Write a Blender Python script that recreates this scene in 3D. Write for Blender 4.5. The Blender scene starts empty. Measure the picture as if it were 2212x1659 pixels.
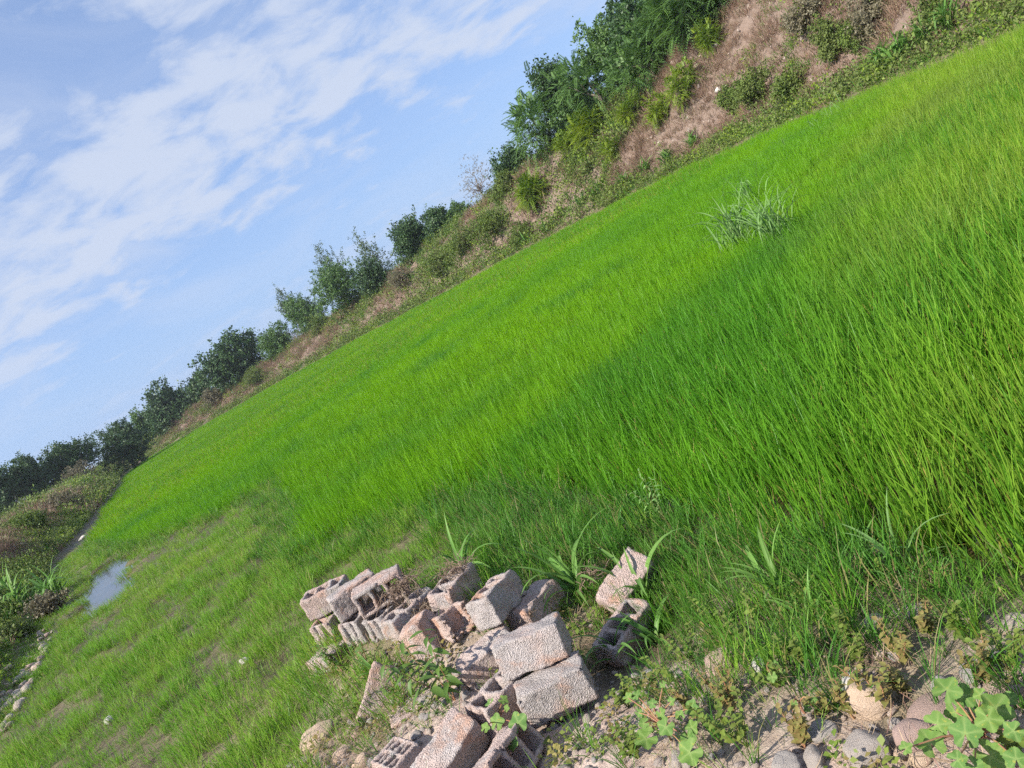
import bpy, math, random
import numpy as np
from mathutils import Vector, Matrix, Euler

random.seed(7)
RNG = np.random.default_rng(11)
SC = bpy.context.scene
COL = SC.collection
rad = math.radians

# ------------------------------------------------------------------ camera
CAM_H, FPX, ROLL, PITCH = 2.0, 1650.0, rad(31), rad(10.2)
cam_d = bpy.data.cameras.new('camera')
cam_d.sensor_width = 36.0
cam_d.lens = FPX / 2212 * 36.0
cam_d.clip_start, cam_d.clip_end = 0.05, 6000
cam = bpy.data.objects.new('camera', cam_d)
COL.objects.link(cam)
_R, _U, _F = Vector((1, 0, 0)), Vector((0, math.sin(PITCH), math.cos(PITCH))), Vector((0, math.cos(PITCH), -math.sin(PITCH)))
_cx = _R * math.cos(ROLL) - _U * math.sin(ROLL)
_cy = _R * math.sin(ROLL) + _U * math.cos(ROLL)
_m = Matrix((_cx, _cy, -_F)).transposed().to_4x4()
_m.translation = (0, 0, CAM_H)
cam.matrix_world = _m
SC.camera = cam

# ------------------------------------------------------------------ sun, sky, exposure
SUN_EL = rad(40)
SUN_AZ = Vector((-0.88, -0.47, 0)).normalized()
SUN_DIR = Vector((SUN_AZ.x * math.cos(SUN_EL), SUN_AZ.y * math.cos(SUN_EL), math.sin(SUN_EL)))
sd = bpy.data.lights.new('sun', 'SUN')
sd.energy, sd.angle, sd.color = 5.0, rad(0.55), (1.0, 0.93, 0.82)
so = bpy.data.objects.new('sun', sd)
so.rotation_euler = SUN_DIR.to_track_quat('Z', 'Y').to_euler()
COL.objects.link(so)

world = bpy.data.worlds.new('World')
SC.world = world
world.use_nodes = True
wt = world.node_tree
wt.nodes.clear()
def wn(t, **k):
    n = wt.nodes.new(t)
    for a, b in k.items(): setattr(n, a, b)
    return n
def wmath(op, a, b=None, c=None, clamp=False):
    n = wn('ShaderNodeMath', operation=op, use_clamp=clamp)
    for i, v in enumerate((a, b, c)):
        if v is None: continue
        if isinstance(v, (int, float)): n.inputs[i].default_value = v
        else: wt.links.new(v, n.inputs[i])
    return n.outputs[0]
sky = wn('ShaderNodeTexSky', sky_type='NISHITA', sun_disc=False)
sky.sun_elevation, sky.sun_rotation = SUN_EL, math.atan2(SUN_AZ.x, SUN_AZ.y)
sky.air_density, sky.dust_density, sky.ozone_density, sky.altitude = 1.0, 0.6, 2.5, 50
tc = wn('ShaderNodeTexCoord')
sep = wn('ShaderNodeSeparateXYZ')
wt.links.new(tc.outputs['Generated'], sep.inputs[0])
zc = wmath('MAXIMUM', sep.outputs[2], 0.0)
den = wmath('ADD', zc, 0.20)
pu = wmath('DIVIDE', sep.outputs[0], den)
pv = wmath('DIVIDE', sep.outputs[1], den)
comb = wn('ShaderNodeCombineXYZ')
wt.links.new(pu, comb.inputs[0]); wt.links.new(pv, comb.inputs[1])
mp = wn('ShaderNodeMapping')
mp.inputs['Rotation'].default_value = (0, 0, rad(4))
mp.inputs['Scale'].default_value = (0.95, 1.0, 1.0)
mp.inputs['Location'].default_value = (0.35, 0.1, 0)
wt.links.new(comb.outputs[0], mp.inputs[0])
def wnoise(scale, detail, rough, dist=0.0):
    n = wn('ShaderNodeTexNoise')
    n.inputs['Scale'].default_value = scale; n.inputs['Detail'].default_value = detail
    n.inputs['Roughness'].default_value = rough; n.inputs['Distortion'].default_value = dist
    wt.links.new(mp.outputs[0], n.inputs['Vector'])
    return n.outputs['Fac']
big = wnoise(0.9, 2.0, 0.5, 0.2)
fine = wnoise(5.0, 10.0, 0.58, 0.3)
wisp = wnoise(1.3, 7.0, 0.6, 0.9)
# cloud streets: broad bands in the cloud layer that lie across the view
sep2 = wn('ShaderNodeSeparateXYZ'); wt.links.new(mp.outputs[0], sep2.inputs[0])
street = wmath('MULTIPLY', wmath('SINE', wmath('MULTIPLY_ADD', sep2.outputs[1], 3.3, -5.55)), 0.14)
cov = wmath('ADD', wmath('ADD', wmath('MULTIPLY', big, 0.30), wmath('MULTIPLY', fine, 0.95)), street)
mr = wn('ShaderNodeMapRange', interpolation_type='SMOOTHSTEP')
mr.inputs[1].default_value, mr.inputs[2].default_value = 0.55, 0.82
wt.links.new(cov, mr.inputs[0])
mr2 = wn('ShaderNodeMapRange', interpolation_type='SMOOTHSTEP')
mr2.inputs[1].default_value, mr2.inputs[2].default_value, mr2.inputs[4].default_value = 0.42, 0.75, 0.5
wt.links.new(wisp, mr2.inputs[0])
thin = wn('ShaderNodeMapRange', interpolation_type='SMOOTHSTEP')   # the layer thins out in the far distance
thin.inputs[1].default_value, thin.inputs[2].default_value, thin.inputs[3].default_value = 0.0, 0.20, 0.15
wt.links.new(zc, thin.inputs[0])
mask = wmath('MULTIPLY', wmath('MAXIMUM', wmath('MULTIPLY', mr.outputs[0], 0.9), mr2.outputs[0]), thin.outputs[0])
tint = wn('ShaderNodeMix', data_type='RGBA', blend_type='MULTIPLY')
tint.inputs[0].default_value = 1.0
tint.inputs[7].default_value = (0.92, 0.98, 1.16, 1)
wt.links.new(sky.outputs[0], tint.inputs[6])
mixc = wn('ShaderNodeMix', data_type='RGBA')
mixc.inputs[7].default_value = (4.15, 4.65, 5.7, 1)
low = wmath('MULTIPLY', wmath('POWER', 2.718, wmath('MULTIPLY', zc, -7.0)), 0.58)
low = wmath('ADD', low, 0.40)   # pale blue haze towards the horizon
hz = wn('ShaderNodeMix', data_type='RGBA'); hz.inputs[7].default_value = (2.5, 3.6, 5.8, 1)
wt.links.new(low, hz.inputs[0]); wt.links.new(tint.outputs[2], hz.inputs[6])
wt.links.new(mask, mixc.inputs[0]); wt.links.new(hz.outputs[2], mixc.inputs[6])
bg = wn('ShaderNodeBackground'); bg.inputs[1].default_value = 0.093
wt.links.new(mixc.outputs[2], bg.inputs[0])
wo = wn('ShaderNodeOutputWorld'); wt.links.new(bg.outputs[0], wo.inputs[0])

SC.view_settings.view_transform = 'Standard'
SC.view_settings.look = 'None'
SC.view_settings.gamma = 1.0
SC.view_settings.use_curve_mapping = False
SC.view_settings.exposure = 0.75
SC.cycles.use_denoising = False
SC.cycles.max_bounces = 3
SC.cycles.diffuse_bounces = 2
SC.cycles.glossy_bounces = 2
SC.cycles.transmission_bounces = 3
SC.cycles.use_adaptive_sampling = True
SC.cycles.adaptive_threshold = 0.03
SC.cycles.transparent_max_bounces = 8

# ------------------------------------------------------------------ helpers
def ray(px, py):
    dx, dy = px - 1106, py - 829.5
    a = dx * math.cos(ROLL) - dy * math.sin(ROLL); n = dx * math.sin(ROLL) + dy * math.cos(ROLL)
    return np.array([a, FPX * math.cos(PITCH) - n * math.sin(PITCH), -(n * math.cos(PITCH) + FPX * math.sin(PITCH))])
def at(px, py, z):                      # point of the plane at height z seen along a sight line
    r = ray(px, py); t = (z - CAM_H) / r[2]; return r * t + np.array([0, 0, CAM_H])
def atd(px, py, d):                     # point at distance d
    r = ray(px, py); return r / np.linalg.norm(r) * d + np.array([0, 0, CAM_H])
def project(P):
    p = np.asarray(P, float) - [0, 0, CAM_H]
    d = p @ np.array(_F); a = (p @ np.array(_R)) / np.where(d > .05, d, .05) * FPX; n = -(p @ np.array(_U)) / np.where(d > .05, d, .05) * FPX
    return 1106 + a * math.cos(ROLL) + n * math.sin(ROLL), 829.5 - a * math.sin(ROLL) + n * math.cos(ROLL), d
def in_view(P, m=420):
    x, y, d = project(P)
    return (d > .3) & (x > -m) & (x < 2212 + m) & (y > -m) & (y < 1659 + m)

def hashn(ix, iy, s):
    h = (ix.astype(np.int64) * 374761393 + iy.astype(np.int64) * 668265263 + s * 974634777) & 0xffffffff
    h = ((h ^ (h >> 13)) * 1274126177) & 0xffffffff
    return ((h ^ (h >> 16)) & 0xffff) / 65535.0
def vnoise(x, y, s=0):
    x = np.asarray(x, float); y = np.asarray(y, float)
    ix, iy = np.floor(x), np.floor(y); fx, fy = x - ix, y - iy
    fx = fx * fx * (3 - 2 * fx); fy = fy * fy * (3 - 2 * fy)
    a, b, c, d = hashn(ix, iy, s), hashn(ix + 1, iy, s), hashn(ix, iy + 1, s), hashn(ix + 1, iy + 1, s)
    return (a * (1 - fx) + b * fx) * (1 - fy) + (c * (1 - fx) + d * fx) * fy
def fbm(x, y, s=0, o=3):
    r = 0; a = .5
    for k in range(o):
        r = r + a * vnoise(x * 2 ** k, y * 2 ** k, s + k); a *= .5
    return r / (1 - .5 ** o)
def sdist(x, y, poly):                  # signed distance to a polyline, + on its left side
    x = np.asarray(x, float); y = np.asarray(y, float)
    best = np.full(x.shape, 1e9); sg = np.ones(x.shape); par = np.zeros(x.shape)
    for i in range(len(poly) - 1):
        (ax, ay), (bx, by) = poly[i], poly[i + 1]
        ux, uy = bx - ax, by - ay; l2 = ux * ux + uy * uy
        t = ((x - ax) * ux + (y - ay) * uy) / l2
        tc_ = np.clip(t, 0, 1)
        dx, dy = x - ax - tc_ * ux, y - ay - tc_ * uy
        d = np.hypot(dx, dy); c = ux * (y - ay) - uy * (x - ax)
        m = d < best - 1e-9
        best = np.where(m, d, best); sg = np.where(m, np.sign(c) + (c == 0), sg); par = np.where(m, i + tc_, par)
    return best * sg, par
def sstep(a, b, x):
    t = np.clip((x - a) / (b - a), 0, 1); return t * t * (3 - 2 * t)
def inside(x, y, poly):
    x = np.asarray(x, float); y = np.asarray(y, float); r = np.zeros(x.shape, bool)
    n = len(poly)
    for i in range(n):
        (x1, y1), (x2, y2) = poly[i], poly[(i + 1) % n]
        c = ((y1 > y) != (y2 > y)) & (x < (x2 - x1) * (y - y1) / (y2 - y1 + 1e-12) + x1)
        r ^= c
    return r

# ------------------------------------------------------------------ the lie of the land
SHORE = [(9, -4), (3, 1.0), (1.15, 2.5), (.7, 3.0), (.1, 3.4), (-.25, 4.1), (-.75, 5.2), (-1.2, 5.9), (-1.8, 5.6), (-2.0, 4.9), (-2.4, 4.55), (-3.3, 4.5), (-5.5, 4.2), (-9, 4.4), (-30, 2.5)]
SPINE = [(-2.35, 6.15), (-1.75, 5.6), (-1.1, 4.9), (-.75, 4.5)]
FOOT = [(15.5, -60), (15.5, 18), (15.8, 30), (15, 42), (11, 54), (4, 65), (-5, 80), (-16, 97), (-30, 113), (-46, 126), (-64, 136)]
BERM = [(-30, -20), (-8.9, 5.5), (-8.7, 8.5), (-9.5, 11.5), (-11.2, 14.9), (-14.0, 19.5), (-17.2, 26), (-20.6, 32.6), (-29, 53), (-41, 81), (-54, 108), (-64, 136)]
RICE = [(14.9, -6), (6.0, -1.5), (1.35, 2.75), (.95, 3.75), (.62, 4.85), (-.35, 7.2), (-1.3, 8.7), (-3.8, 10.7), (-4.4, 13.4), (-6.1, 18.6), (-7.8, 18.6), (-12.4, 23.2), (-18.9, 32.8),
        (-28.2, 53), (-40, 81), (-52, 106), (-60, 131), (-46, 125.2), (-30, 112.2), (-16.3, 96), (-5.5, 79), (3.5, 64), (10.4, 53), (14.4, 41.5), (15.1, 30), (14.9, 18)]
WATER_Z = -0.45
PUD = [(-9.9, 16.0), (-11.0, 18.4), (-12.9, 22.4)]
BANK_H = [7.2, 7.2, 7.0, 6.8, 6.5, 5.8, 5.0, 4.3, 3.7, 3.4, 3.2]

def zones(x, y):
    s, _ = sdist(x, y, SHORE); s = -s                      # SHORE runs right to left: the field lies on its right
    e, ep = sdist(x, y, FOOT); e = -e                      # + beyond the foot of the embankment
    b, _ = sdist(x, y, BERM)                               # + beyond the foot of the left berm
    return s, e, ep, b
def ground_z(x, y):
    x = np.asarray(x, float); y = np.asarray(y, float)
    s, e, ep, b = zones(x, y)
    n1 = fbm(x * 1.3 + 50, y * 1.3 + 50, 1, 3) - .5
    n2 = fbm(x * 5 + 9, y * 5 + 3, 5, 3) - .5
    z = np.interp(s, [-8, -2.8, -.9, .1, 1.2, 3.5], [0.0, -.06, -.19, -.29, -.385, -.41])
    z = z + n1 * .11 + n2 * .045
    z = z + .19 * np.exp(-(sdist(x, y, SPINE)[0] / .5) ** 2) * np.interp(y, [4.3, 5.2], [.15, 1]) - .10 * np.exp(-((x + .25) ** 2 + (y - 4.35) ** 2) / .4) - .15 * np.exp(-(((x + 1.0) / 1.0) ** 2 + ((y - 3.75) / .75) ** 2))
    rs, _ = sdist(x, y, RICE[1:13])
    inr = inside(x, y, RICE)
    w = np.where(inr, sstep(0, .5, np.abs(rs)), 0)
    z = z * (1 - w) + (-.53 + n1 * .04) * w
    pd, _ = sdist(x, y, PUD)
    z = z - .2 * (1 - sstep(.12, .95, np.abs(pd) + (n1) * .8))
    h = np.interp(ep, range(len(BANK_H)), BANK_H)
    nb = fbm(x * .45, y * .45, 21, 4) - .5
    ee = e + nb * 1.6 * sstep(.3, 2.5, e)
    prof = np.interp(ee, [0, .9, 2.0, 3.4, 6.4, 8.0, 14, 60], [0, .04, .16, .45, .90, .98, 1.02, 1.06])
    zb = -.33 + h * prof + nb * .5 * sstep(1, 4, e)
    z = np.where(e > 0, np.maximum(z * (1 - sstep(0, .8, e)) + zb * sstep(0, .8, e), z - 1), z)
    bb = b + nb * 1.0 * sstep(.2, 1.5, b)
    zl = -.28 + 2.35 * np.interp(bb, [0, .5, 1.3, 2.6, 3.8, 6, 40], [0, .09, .34, .80, .97, 1, 1.05]) + nb * .4 * sstep(.5, 2, b)
    z = np.where(b > 0, np.maximum(z, zl), z)
    return z
def gz(x, y):
    return float(ground_z(np.array([x]), np.array([y]))[0])

# ------------------------------------------------------------------ materials
def newmat(name):
    m = bpy.data.materials.new(name); m.use_nodes = True
    nt = m.node_tree; nt.nodes.clear()
    return m, nt
class NT:
    def __init__(s, name):
        s.m, s.nt = newmat(name)
    def n(s, t, **k):
        x = s.nt.nodes.new(t)
        for a, b in k.items(): setattr(x, a, b)
        return x
    def l(s, a, b): s.nt.links.new(a, b)
    def val(s, v, sock):
        if isinstance(v, (int, float)): sock.default_value = v
        elif isinstance(v, tuple): sock.default_value = v if len(v) == 4 else (*v, 1)
        else: s.l(v, sock)
    def math(s, op, a, b=None, clamp=False):
        x = s.n('ShaderNodeMath', operation=op, use_clamp=clamp)
        s.val(a, x.inputs[0])
        if b is not None: s.val(b, x.inputs[1])
        return x.outputs[0]
    def mix(s, f, a, b, blend='MIX'):
        x = s.n('ShaderNodeMix', data_type='RGBA', blend_type=blend)
        s.val(f, x.inputs[0]); s.val(a, x.inputs[6]); s.val(b, x.inputs[7]); return x.outputs[2]
    def ramp(s, f, lo, hi, a=0., b=1.):
        x = s.n('ShaderNodeMapRange', interpolation_type='SMOOTHSTEP')
        s.l(f, x.inputs[0]); x.inputs[1].default_value = lo; x.inputs[2].default_value = hi; x.inputs[3].default_value = a; x.inputs[4].default_value = b
        return x.outputs[0]
    def noise(s, scale, detail=3., rough=.55, vec=None, out='Fac', dist=0.):
        x = s.n('ShaderNodeTexNoise'); x.inputs['Scale'].default_value = scale; x.inputs['Detail'].default_value = detail
        x.inputs['Roughness'].default_value = rough; x.inputs['Distortion'].default_value = dist
        if vec is not None: s.l(vec, x.inputs['Vector'])
        return x.outputs[out]
    def voro(s, scale, vec=None, feature='F1', out='Distance'):
        x = s.n('ShaderNodeTexVoronoi', feature=feature); x.inputs['Scale'].default_value = scale
        if vec is not None: s.l(vec, x.inputs['Vector'])
        return x.outputs[out]
    def attr(s, name, out='Fac'):
        x = s.n('ShaderNodeAttribute', attribute_name=name); return x.outputs[out]
    def rnd(s): return s.n('ShaderNodeObjectInfo').outputs['Random']
    def pos(s): return s.n('ShaderNodeNewGeometry').outputs['Position']
    def objvec(s, rnd=True):
        c = s.n('ShaderNodeTexCoord').outputs['Object']
        if not rnd: return c
        r = s.math('MULTIPLY', s.rnd(), 37.)
        v = s.n('ShaderNodeVectorMath', operation='ADD'); s.l(c, v.inputs[0]); s.l(r, v.inputs[1]); return v.outputs[0]
    def bump(s, h, strength, dist):
        b = s.n('ShaderNodeBump'); b.inputs['Strength'].default_value = strength; b.inputs['Distance'].default_value = dist
        s.l(h, b.inputs['Height']); return b.outputs[0]
    def bsdf(s, col, rough=.9, normal=None, spec=.25):
        p = s.n('ShaderNodeBsdfPrincipled'); s.val(col, p.inputs['Base Color']); s.val(rough, p.inputs['Roughness'])
        p.inputs['Specular IOR Level'].default_value = spec
        if normal is not None: s.l(normal, p.inputs['Normal'])
        return p
    def out(s, sh):
        o = s.n('ShaderNodeOutputMaterial'); s.l(sh, o.inputs[0]); return s.m
    def leaf(s, col, trans=.4, rough=.5, spec=.25, tcol=None, normal=None):
        p = s.bsdf(col, rough, normal, spec); t = s.n('ShaderNodeBsdfTranslucent'); s.val(tcol if tcol is not None else col, t.inputs[0])
        mx = s.n('ShaderNodeMixShader'); mx.inputs[0].default_value = trans
        s.l(p.outputs[0], mx.inputs[1]); s.l(t.outputs[0], mx.inputs[2]); return s.out(mx.outputs[0])

def mat_grass(name, base, mid, tip, alt, dead, dead_frac=.1, trans=.42, patch=.25, wide=None):
    k = NT(name); t = k.attr('t'); r = k.attr('r')
    c = k.mix(k.ramp(t, .02, .30), base, mid)
    c = k.mix(k.ramp(t, .35, 1.), c, tip)
    n = k.ramp(k.noise(patch, 4, .6, k.pos()), .38, .66)
    c = k.mix(k.math('MULTIPLY', n, .75), c, alt)
    c = k.mix(k.math('MULTIPLY', k.rnd(), .35), c, alt)
    if wide:                                               # broad patches: lime where the crop is young, blue-green where it is rank
        w1 = k.noise(.075, 3, .55, k.pos(), dist=.4); w2 = k.noise(.30, 3, .6, k.pos())
        vm = k.n('ShaderNodeVectorMath', operation='DOT_PRODUCT'); k.l(k.pos(), vm.inputs[0]); vm.inputs[1].default_value = (-.56, .83, 0)
        seam = k.ramp(k.math('ADD', vm.outputs['Value'], k.math('MULTIPLY', w2, 1.6)), 7.6, 8.9)   # two sowings meet along a line across the field
        c = k.mix(k.math('MULTIPLY', seam, k.math('ADD', .30, k.math('MULTIPLY', k.ramp(w1, .40, .62), .5))), c, wide[0])
        c = k.mix(k.math('MULTIPLY', k.ramp(w2, .54, .68), .55), c, wide[1])
        vx = k.n('ShaderNodeVectorMath', operation='DOT_PRODUCT'); k.l(k.pos(), vx.inputs[0]); vx.inputs[1].default_value = (.85, -.5, 0)
        ye = k.math('MULTIPLY', k.ramp(k.math('ADD', vx.outputs['Value'], k.math('MULTIPLY', w2, 4.)), .0, 3.2), k.ramp(k.math('ADD', r, w2), .70, 1.1))   # yellowing crop at the dry end
        c = k.mix(k.math('MULTIPLY', ye, .5), c, (.34, .40, .06))
    d = k.math('LESS_THAN', r, dead_frac)
    c = k.mix(d, c, dead)
    v = k.math('ADD', k.math('MULTIPLY', r, .5), .75)
    x = k.n('ShaderNodeVectorMath', operation='SCALE'); k.l(c, x.inputs[0]); k.l(v, x.inputs['Scale'])
    return k.leaf(x.outputs[0], trans, .45, .22)
M = {}
M['rice'] = mat_grass('rice_leaf', (.30, .36, .11), (.050, .190, .020), (.088, .285, .022), (.15, .36, .016), (.46, .44, .10), .13, .42, .25, ((.20, .42, .008), (.040, .18, .040)))
M['marsh'] = mat_grass('marsh_grass_blade', (.18, .24, .06), (.125, .30, .030), (.18, .39, .040), (.26, .41, .05), (.44, .40, .16), .10, .45, .6)
M['lush'] = mat_grass('lush_grass_blade', (.10, .16, .03), (.055, .18, .024), (.09, .26, .04), (.14, .29, .04), (.35, .32, .13), .08, .4, .8)
M['drygrass'] = mat_grass('dry_grass_blade', (.21, .14, .10), (.27, .175, .125), (.33, .23, .165), (.24, .155, .115), (.38, .33, .2), .15, .25, .3)
M['straw'] = mat_grass('straw_litter', (.34, .25, .16), (.38, .29, .18), (.42, .33, .2), (.27, .18, .12), (.30, .17, .14), .2, .15, 2.)
M['reed'] = mat_grass('reed_leaf', (.12, .17, .04), (.10, .24, .045), (.16, .31, .07), (.19, .33, .08), (.35, .35, .1), .04, .4, 1.5)
M['palereed'] = mat_grass('pale_reed_leaf', (.16, .26, .08), (.18, .33, .10), (.25, .40, .15), (.20, .35, .10), (.4, .4, .2), .05, .4, 1.5)
M['roots'] = mat_grass('dry_root_fibre', (.20, .14, .10), (.26, .18, .13), (.30, .22, .16), (.17, .12, .09), (.36, .28, .2), .2, .05, 6.)

def mat_foliage(name, a, b, c, trans=.3, spec=.3):
    k = NT(name); r = k.attr('r'); n = k.ramp(k.noise(.6, 3, .6, k.objvec()), .35, .65)
    x = k.mix(r, a, b); x = k.mix(k.math('MULTIPLY', n, .6), x, c)
    return k.leaf(x, trans, .5, spec)
M['tree_dark'] = mat_foliage('dark_tree_leaf', (.042, .085, .030), (.085, .155, .045), (.06, .12, .055), .22)
M['tree_mid'] = mat_foliage('mid_tree_leaf', (.065, .14, .035), (.135, .235, .055), (.10, .175, .065), .28)
M['tree_pop'] = mat_foliage('poplar_leaf', (.08, .13, .07), (.16, .21, .12), (.10, .15, .07), .25)
M['tree_ail'] = mat_foliage('pinnate_tree_leaf', (.07, .15, .04), (.15, .27, .055), (.11, .21, .07), .32)
M['sapling'] = mat_foliage('yellow_green_leaf', (.17, .27, .03), (.32, .40, .04), (.13, .24, .04), .36)
M['scrub'] = mat_foliage('scrub_leaf', (.09, .16, .035), (.19, .26, .06), (.16, .18, .07), .28, .1)
M['drybush'] = mat_foliage('dry_bush_leaf', (.16, .15, .09), (.24, .22, .14), (.20, .17, .11), .25)
M['weed'] = mat_foliage('weed_leaf', (.12, .20, .035), (.22, .31, .05), (.18, .20, .05), .32)
M['lance'] = mat_foliage('lance_leaf', (.07, .15, .03), (.13, .22, .04), (.10, .18, .06), .3)
M['olive'] = mat_foliage('olive_brown_leaf', (.20, .23, .06), (.30, .26, .08), (.28, .17, .08), .3)

def mat_mallow():
    k = NT('mallow_leaf'); v = k.attr('vein'); r = k.rnd()
    c = k.mix(r, (.10, .225, .05), (.17, .29, .055))
    c = k.mix(k.ramp(k.noise(30, 4, .6, k.objvec()), .4, .7), c, (.14, .26, .065))
    c = k.mix(k.math('MULTIPLY', v, .55), c, (.36, .46, .16))
    c = k.mix(k.ramp(k.noise(5, 4, .65, k.objvec()), .58, .74), c, (.38, .38, .07))
    return k.leaf(c, .35, .55, .25, normal=k.bump(k.noise(60, 3, .6, k.objvec()), .35, .004))
M['mallow'] = mat_mallow()
def mat_plain(name, a, b, scale=8, rough=.8, bump=.2):
    k = NT(name); v = k.objvec(); n = k.noise(scale, 5, .6, v)
    return k.out(k.bsdf(k.mix(k.ramp(n, .35, .65), a, b), rough, k.bump(n, bump, .01)).outputs[0])
M['stem_red'] = mat_plain('reddish_stem', (.30, .13, .09), (.34, .22, .10), 20, .6)
M['stem_green'] = mat_plain('green_stem', (.14, .18, .05), (.22, .20, .08), 20, .6)
M['bark'] = mat_plain('tree_bark', (.13, .11, .085), (.24, .20, .16), 6, .95, .6)
M['rag'] = mat_plain('brown_board', (.22, .14, .10), (.30, .20, .15), 10, .9, .3)

def mat_concrete():
    k = NT('porous_concrete'); v = k.objvec(); r = k.rnd()
    grey = k.mix(k.ramp(k.noise(7, 4, .6, v), .35, .7), (.40, .365, .35), (.49, .44, .425))
    pink = k.mix(k.ramp(k.noise(16, 4, .6, v), .4, .7), (.49, .375, .335), (.58, .465, .42))
    c = k.mix(k.ramp(k.math('ADD', k.noise(4.2, 3, .55, v, dist=.5), k.math('MULTIPLY', k.math('SUBTRACT', r, .5), .35)), .36, .60), grey, pink)
    st = k.math('MULTIPLY', k.ramp(k.noise(4.5, 5, .62, v, dist=.6), .50, .70), .72)
    c = k.mix(st, c, (.50, .27, .17))
    dk = k.math('MULTIPLY', k.ramp(k.noise(11, 5, .7, v), .58, .75), .35)
    c = k.mix(dk, c, (.24, .20, .17))
    wh = k.math('MULTIPLY', k.ramp(k.noise(19, 3, .6, v), .66, .72), .55)
    c = k.mix(wh, c, (.68, .64, .60))
    pores = k.voro(150, v); fine = k.noise(230, 4, .7, v); mid = k.noise(60, 4, .65, v)
    speck = k.ramp(fine, .35, .62)
    c = k.mix(speck, k.mix(.16, c, (.12, .10, .09)), c)
    h = k.math('ADD', k.math('MULTIPLY', pores, 1.3), k.math('ADD', k.math('MULTIPLY', fine, .5), mid))
    pt = k.ramp(k.noise(120, 2, .5, v), .30, .42)
    c = k.mix(pt, k.mix(.38, c, (.10, .085, .075)), c)
    return k.out(k.bsdf(c, .96, k.bump(k.math('ADD', h, k.math('MULTIPLY', pt, .9)), .9, .0065), .1).outputs[0])
M['concrete'] = mat_concrete()
def mat_stone(name, cols, speck=.2):
    k = NT(name); v = k.objvec(); r = k.rnd()
    c = k.mix(k.ramp(r, .0, .5), cols[0], cols[1]); c = k.mix(k.ramp(r, .5, 1.), c, cols[2])
    n = k.noise(9, 5, .62, v); c = k.mix(k.math('MULTIPLY', k.ramp(n, .35, .7), .5), c, cols[3])
    f = k.noise(90, 4, .7, v)
    c = k.mix(k.math('MULTIPLY', k.ramp(f, .55, .75), speck), c, (.14, .12, .11))
    dirt = k.math('MULTIPLY', k.ramp(k.noise(4, 5, .65, v), .55, .72), .4)
    c = k.mix(dirt, c, (.33, .24, .19))
    return k.out(k.bsdf(c, .88, k.bump(k.math('ADD', n, k.math('MULTIPLY', f, .6)), .7, .018), .2).outputs[0])
M['stone'] = mat_stone('river_stone', [(.42, .35, .30), (.38, .335, .30), (.46, .36, .30), (.46, .40, .355)])
M['tan_stone'] = mat_stone('tan_stone', [(.56, .42, .31), (.54, .40, .30), (.52, .37, .29), (.60, .47, .36)], .12)
M['pink_stone'] = mat_stone('pink_stone', [(.44, .31, .26), (.42, .30, .26), (.46, .32, .26), (.36, .28, .24)], .25)
M['grey_stone'] = mat_stone('grey_stone', [(.42, .375, .345), (.36, .335, .315), (.44, .385, .345), (.33, .30, .28)], .2)
M['white_stone'] = mat_stone('white_stone', [(.60, .57, .53), (.58, .55, .51), (.61, .56, .50), (.46, .42, .38)], .12)
M['gravel'] = mat_stone('gravel_pebble', [(.46, .36, .31), (.34, .32, .32), (.52, .41, .34), (.44, .38, .34)], .15)

def mat_ground():
    k = NT('ground_soil'); P = k.pos()
    za = k.n('ShaderNodeAttribute', attribute_name='zone'); sp = k.n('ShaderNodeSeparateColor'); k.l(za.outputs['Color'], sp.inputs[0])
    grav, bank, wet = sp.outputs[0], sp.outputs[1], sp.outputs[2]
    n1 = k.noise(1.3, 6, .62, P); n2 = k.noise(14, 6, .68, P); n3 = k.noise(85, 4, .7, P)
    soil = k.mix(k.ramp(n2, .35, .68), (.45, .335, .285), (.60, .475, .41))
    soil = k.mix(k.math('MULTIPLY', k.ramp(n3, .55, .75), .5), soil, (.20, .14, .11))
    mud = k.mix(k.ramp(n2, .35, .68), (.13, .11, .06), (.24, .20, .125))
    mud = k.mix(k.math('MULTIPLY', k.ramp(n1, .45, .62), .5), mud, (.12, .13, .035))
    bk = k.mix(k.ramp(n2, .35, .7), (.17, .125, .10), (.26, .195, .16))
    bk = k.mix(k.math('MULTIPLY', k.ramp(n1, .42, .62), .55), bk, (.23, .165, .13))
    c = k.mix(grav, mud, soil); c = k.mix(bank, c, bk)
    c = k.mix(k.math('MULTIPLY', wet, .8), c, k.mix(k.ramp(n2, .4, .65), (.045, .036, .02), (.095, .07, .035)))
    h = k.math('ADD', n2, k.math('MULTIPLY', n3, .5))
    ro = k.math('SUBTRACT', .97, k.math('MULTIPLY', wet, .5))
    return k.out(k.bsdf(c, ro, k.bump(h, .8, .03), .3).outputs[0])
M['ground'] = mat_ground()
def mat_water():
    k = NT('paddy_water'); P = k.pos()
    c = k.mix(k.ramp(k.noise(2.2, 5, .6, P), .4, .65), (.028, .024, .012), (.060, .045, .018))
    p = k.bsdf(c, .045, k.bump(k.noise(7, 3, .5, P), .035, .02), .5); p.inputs['IOR'].default_value = 1.333
    return k.out(p.outputs[0])
M['water'] = mat_water()

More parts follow.
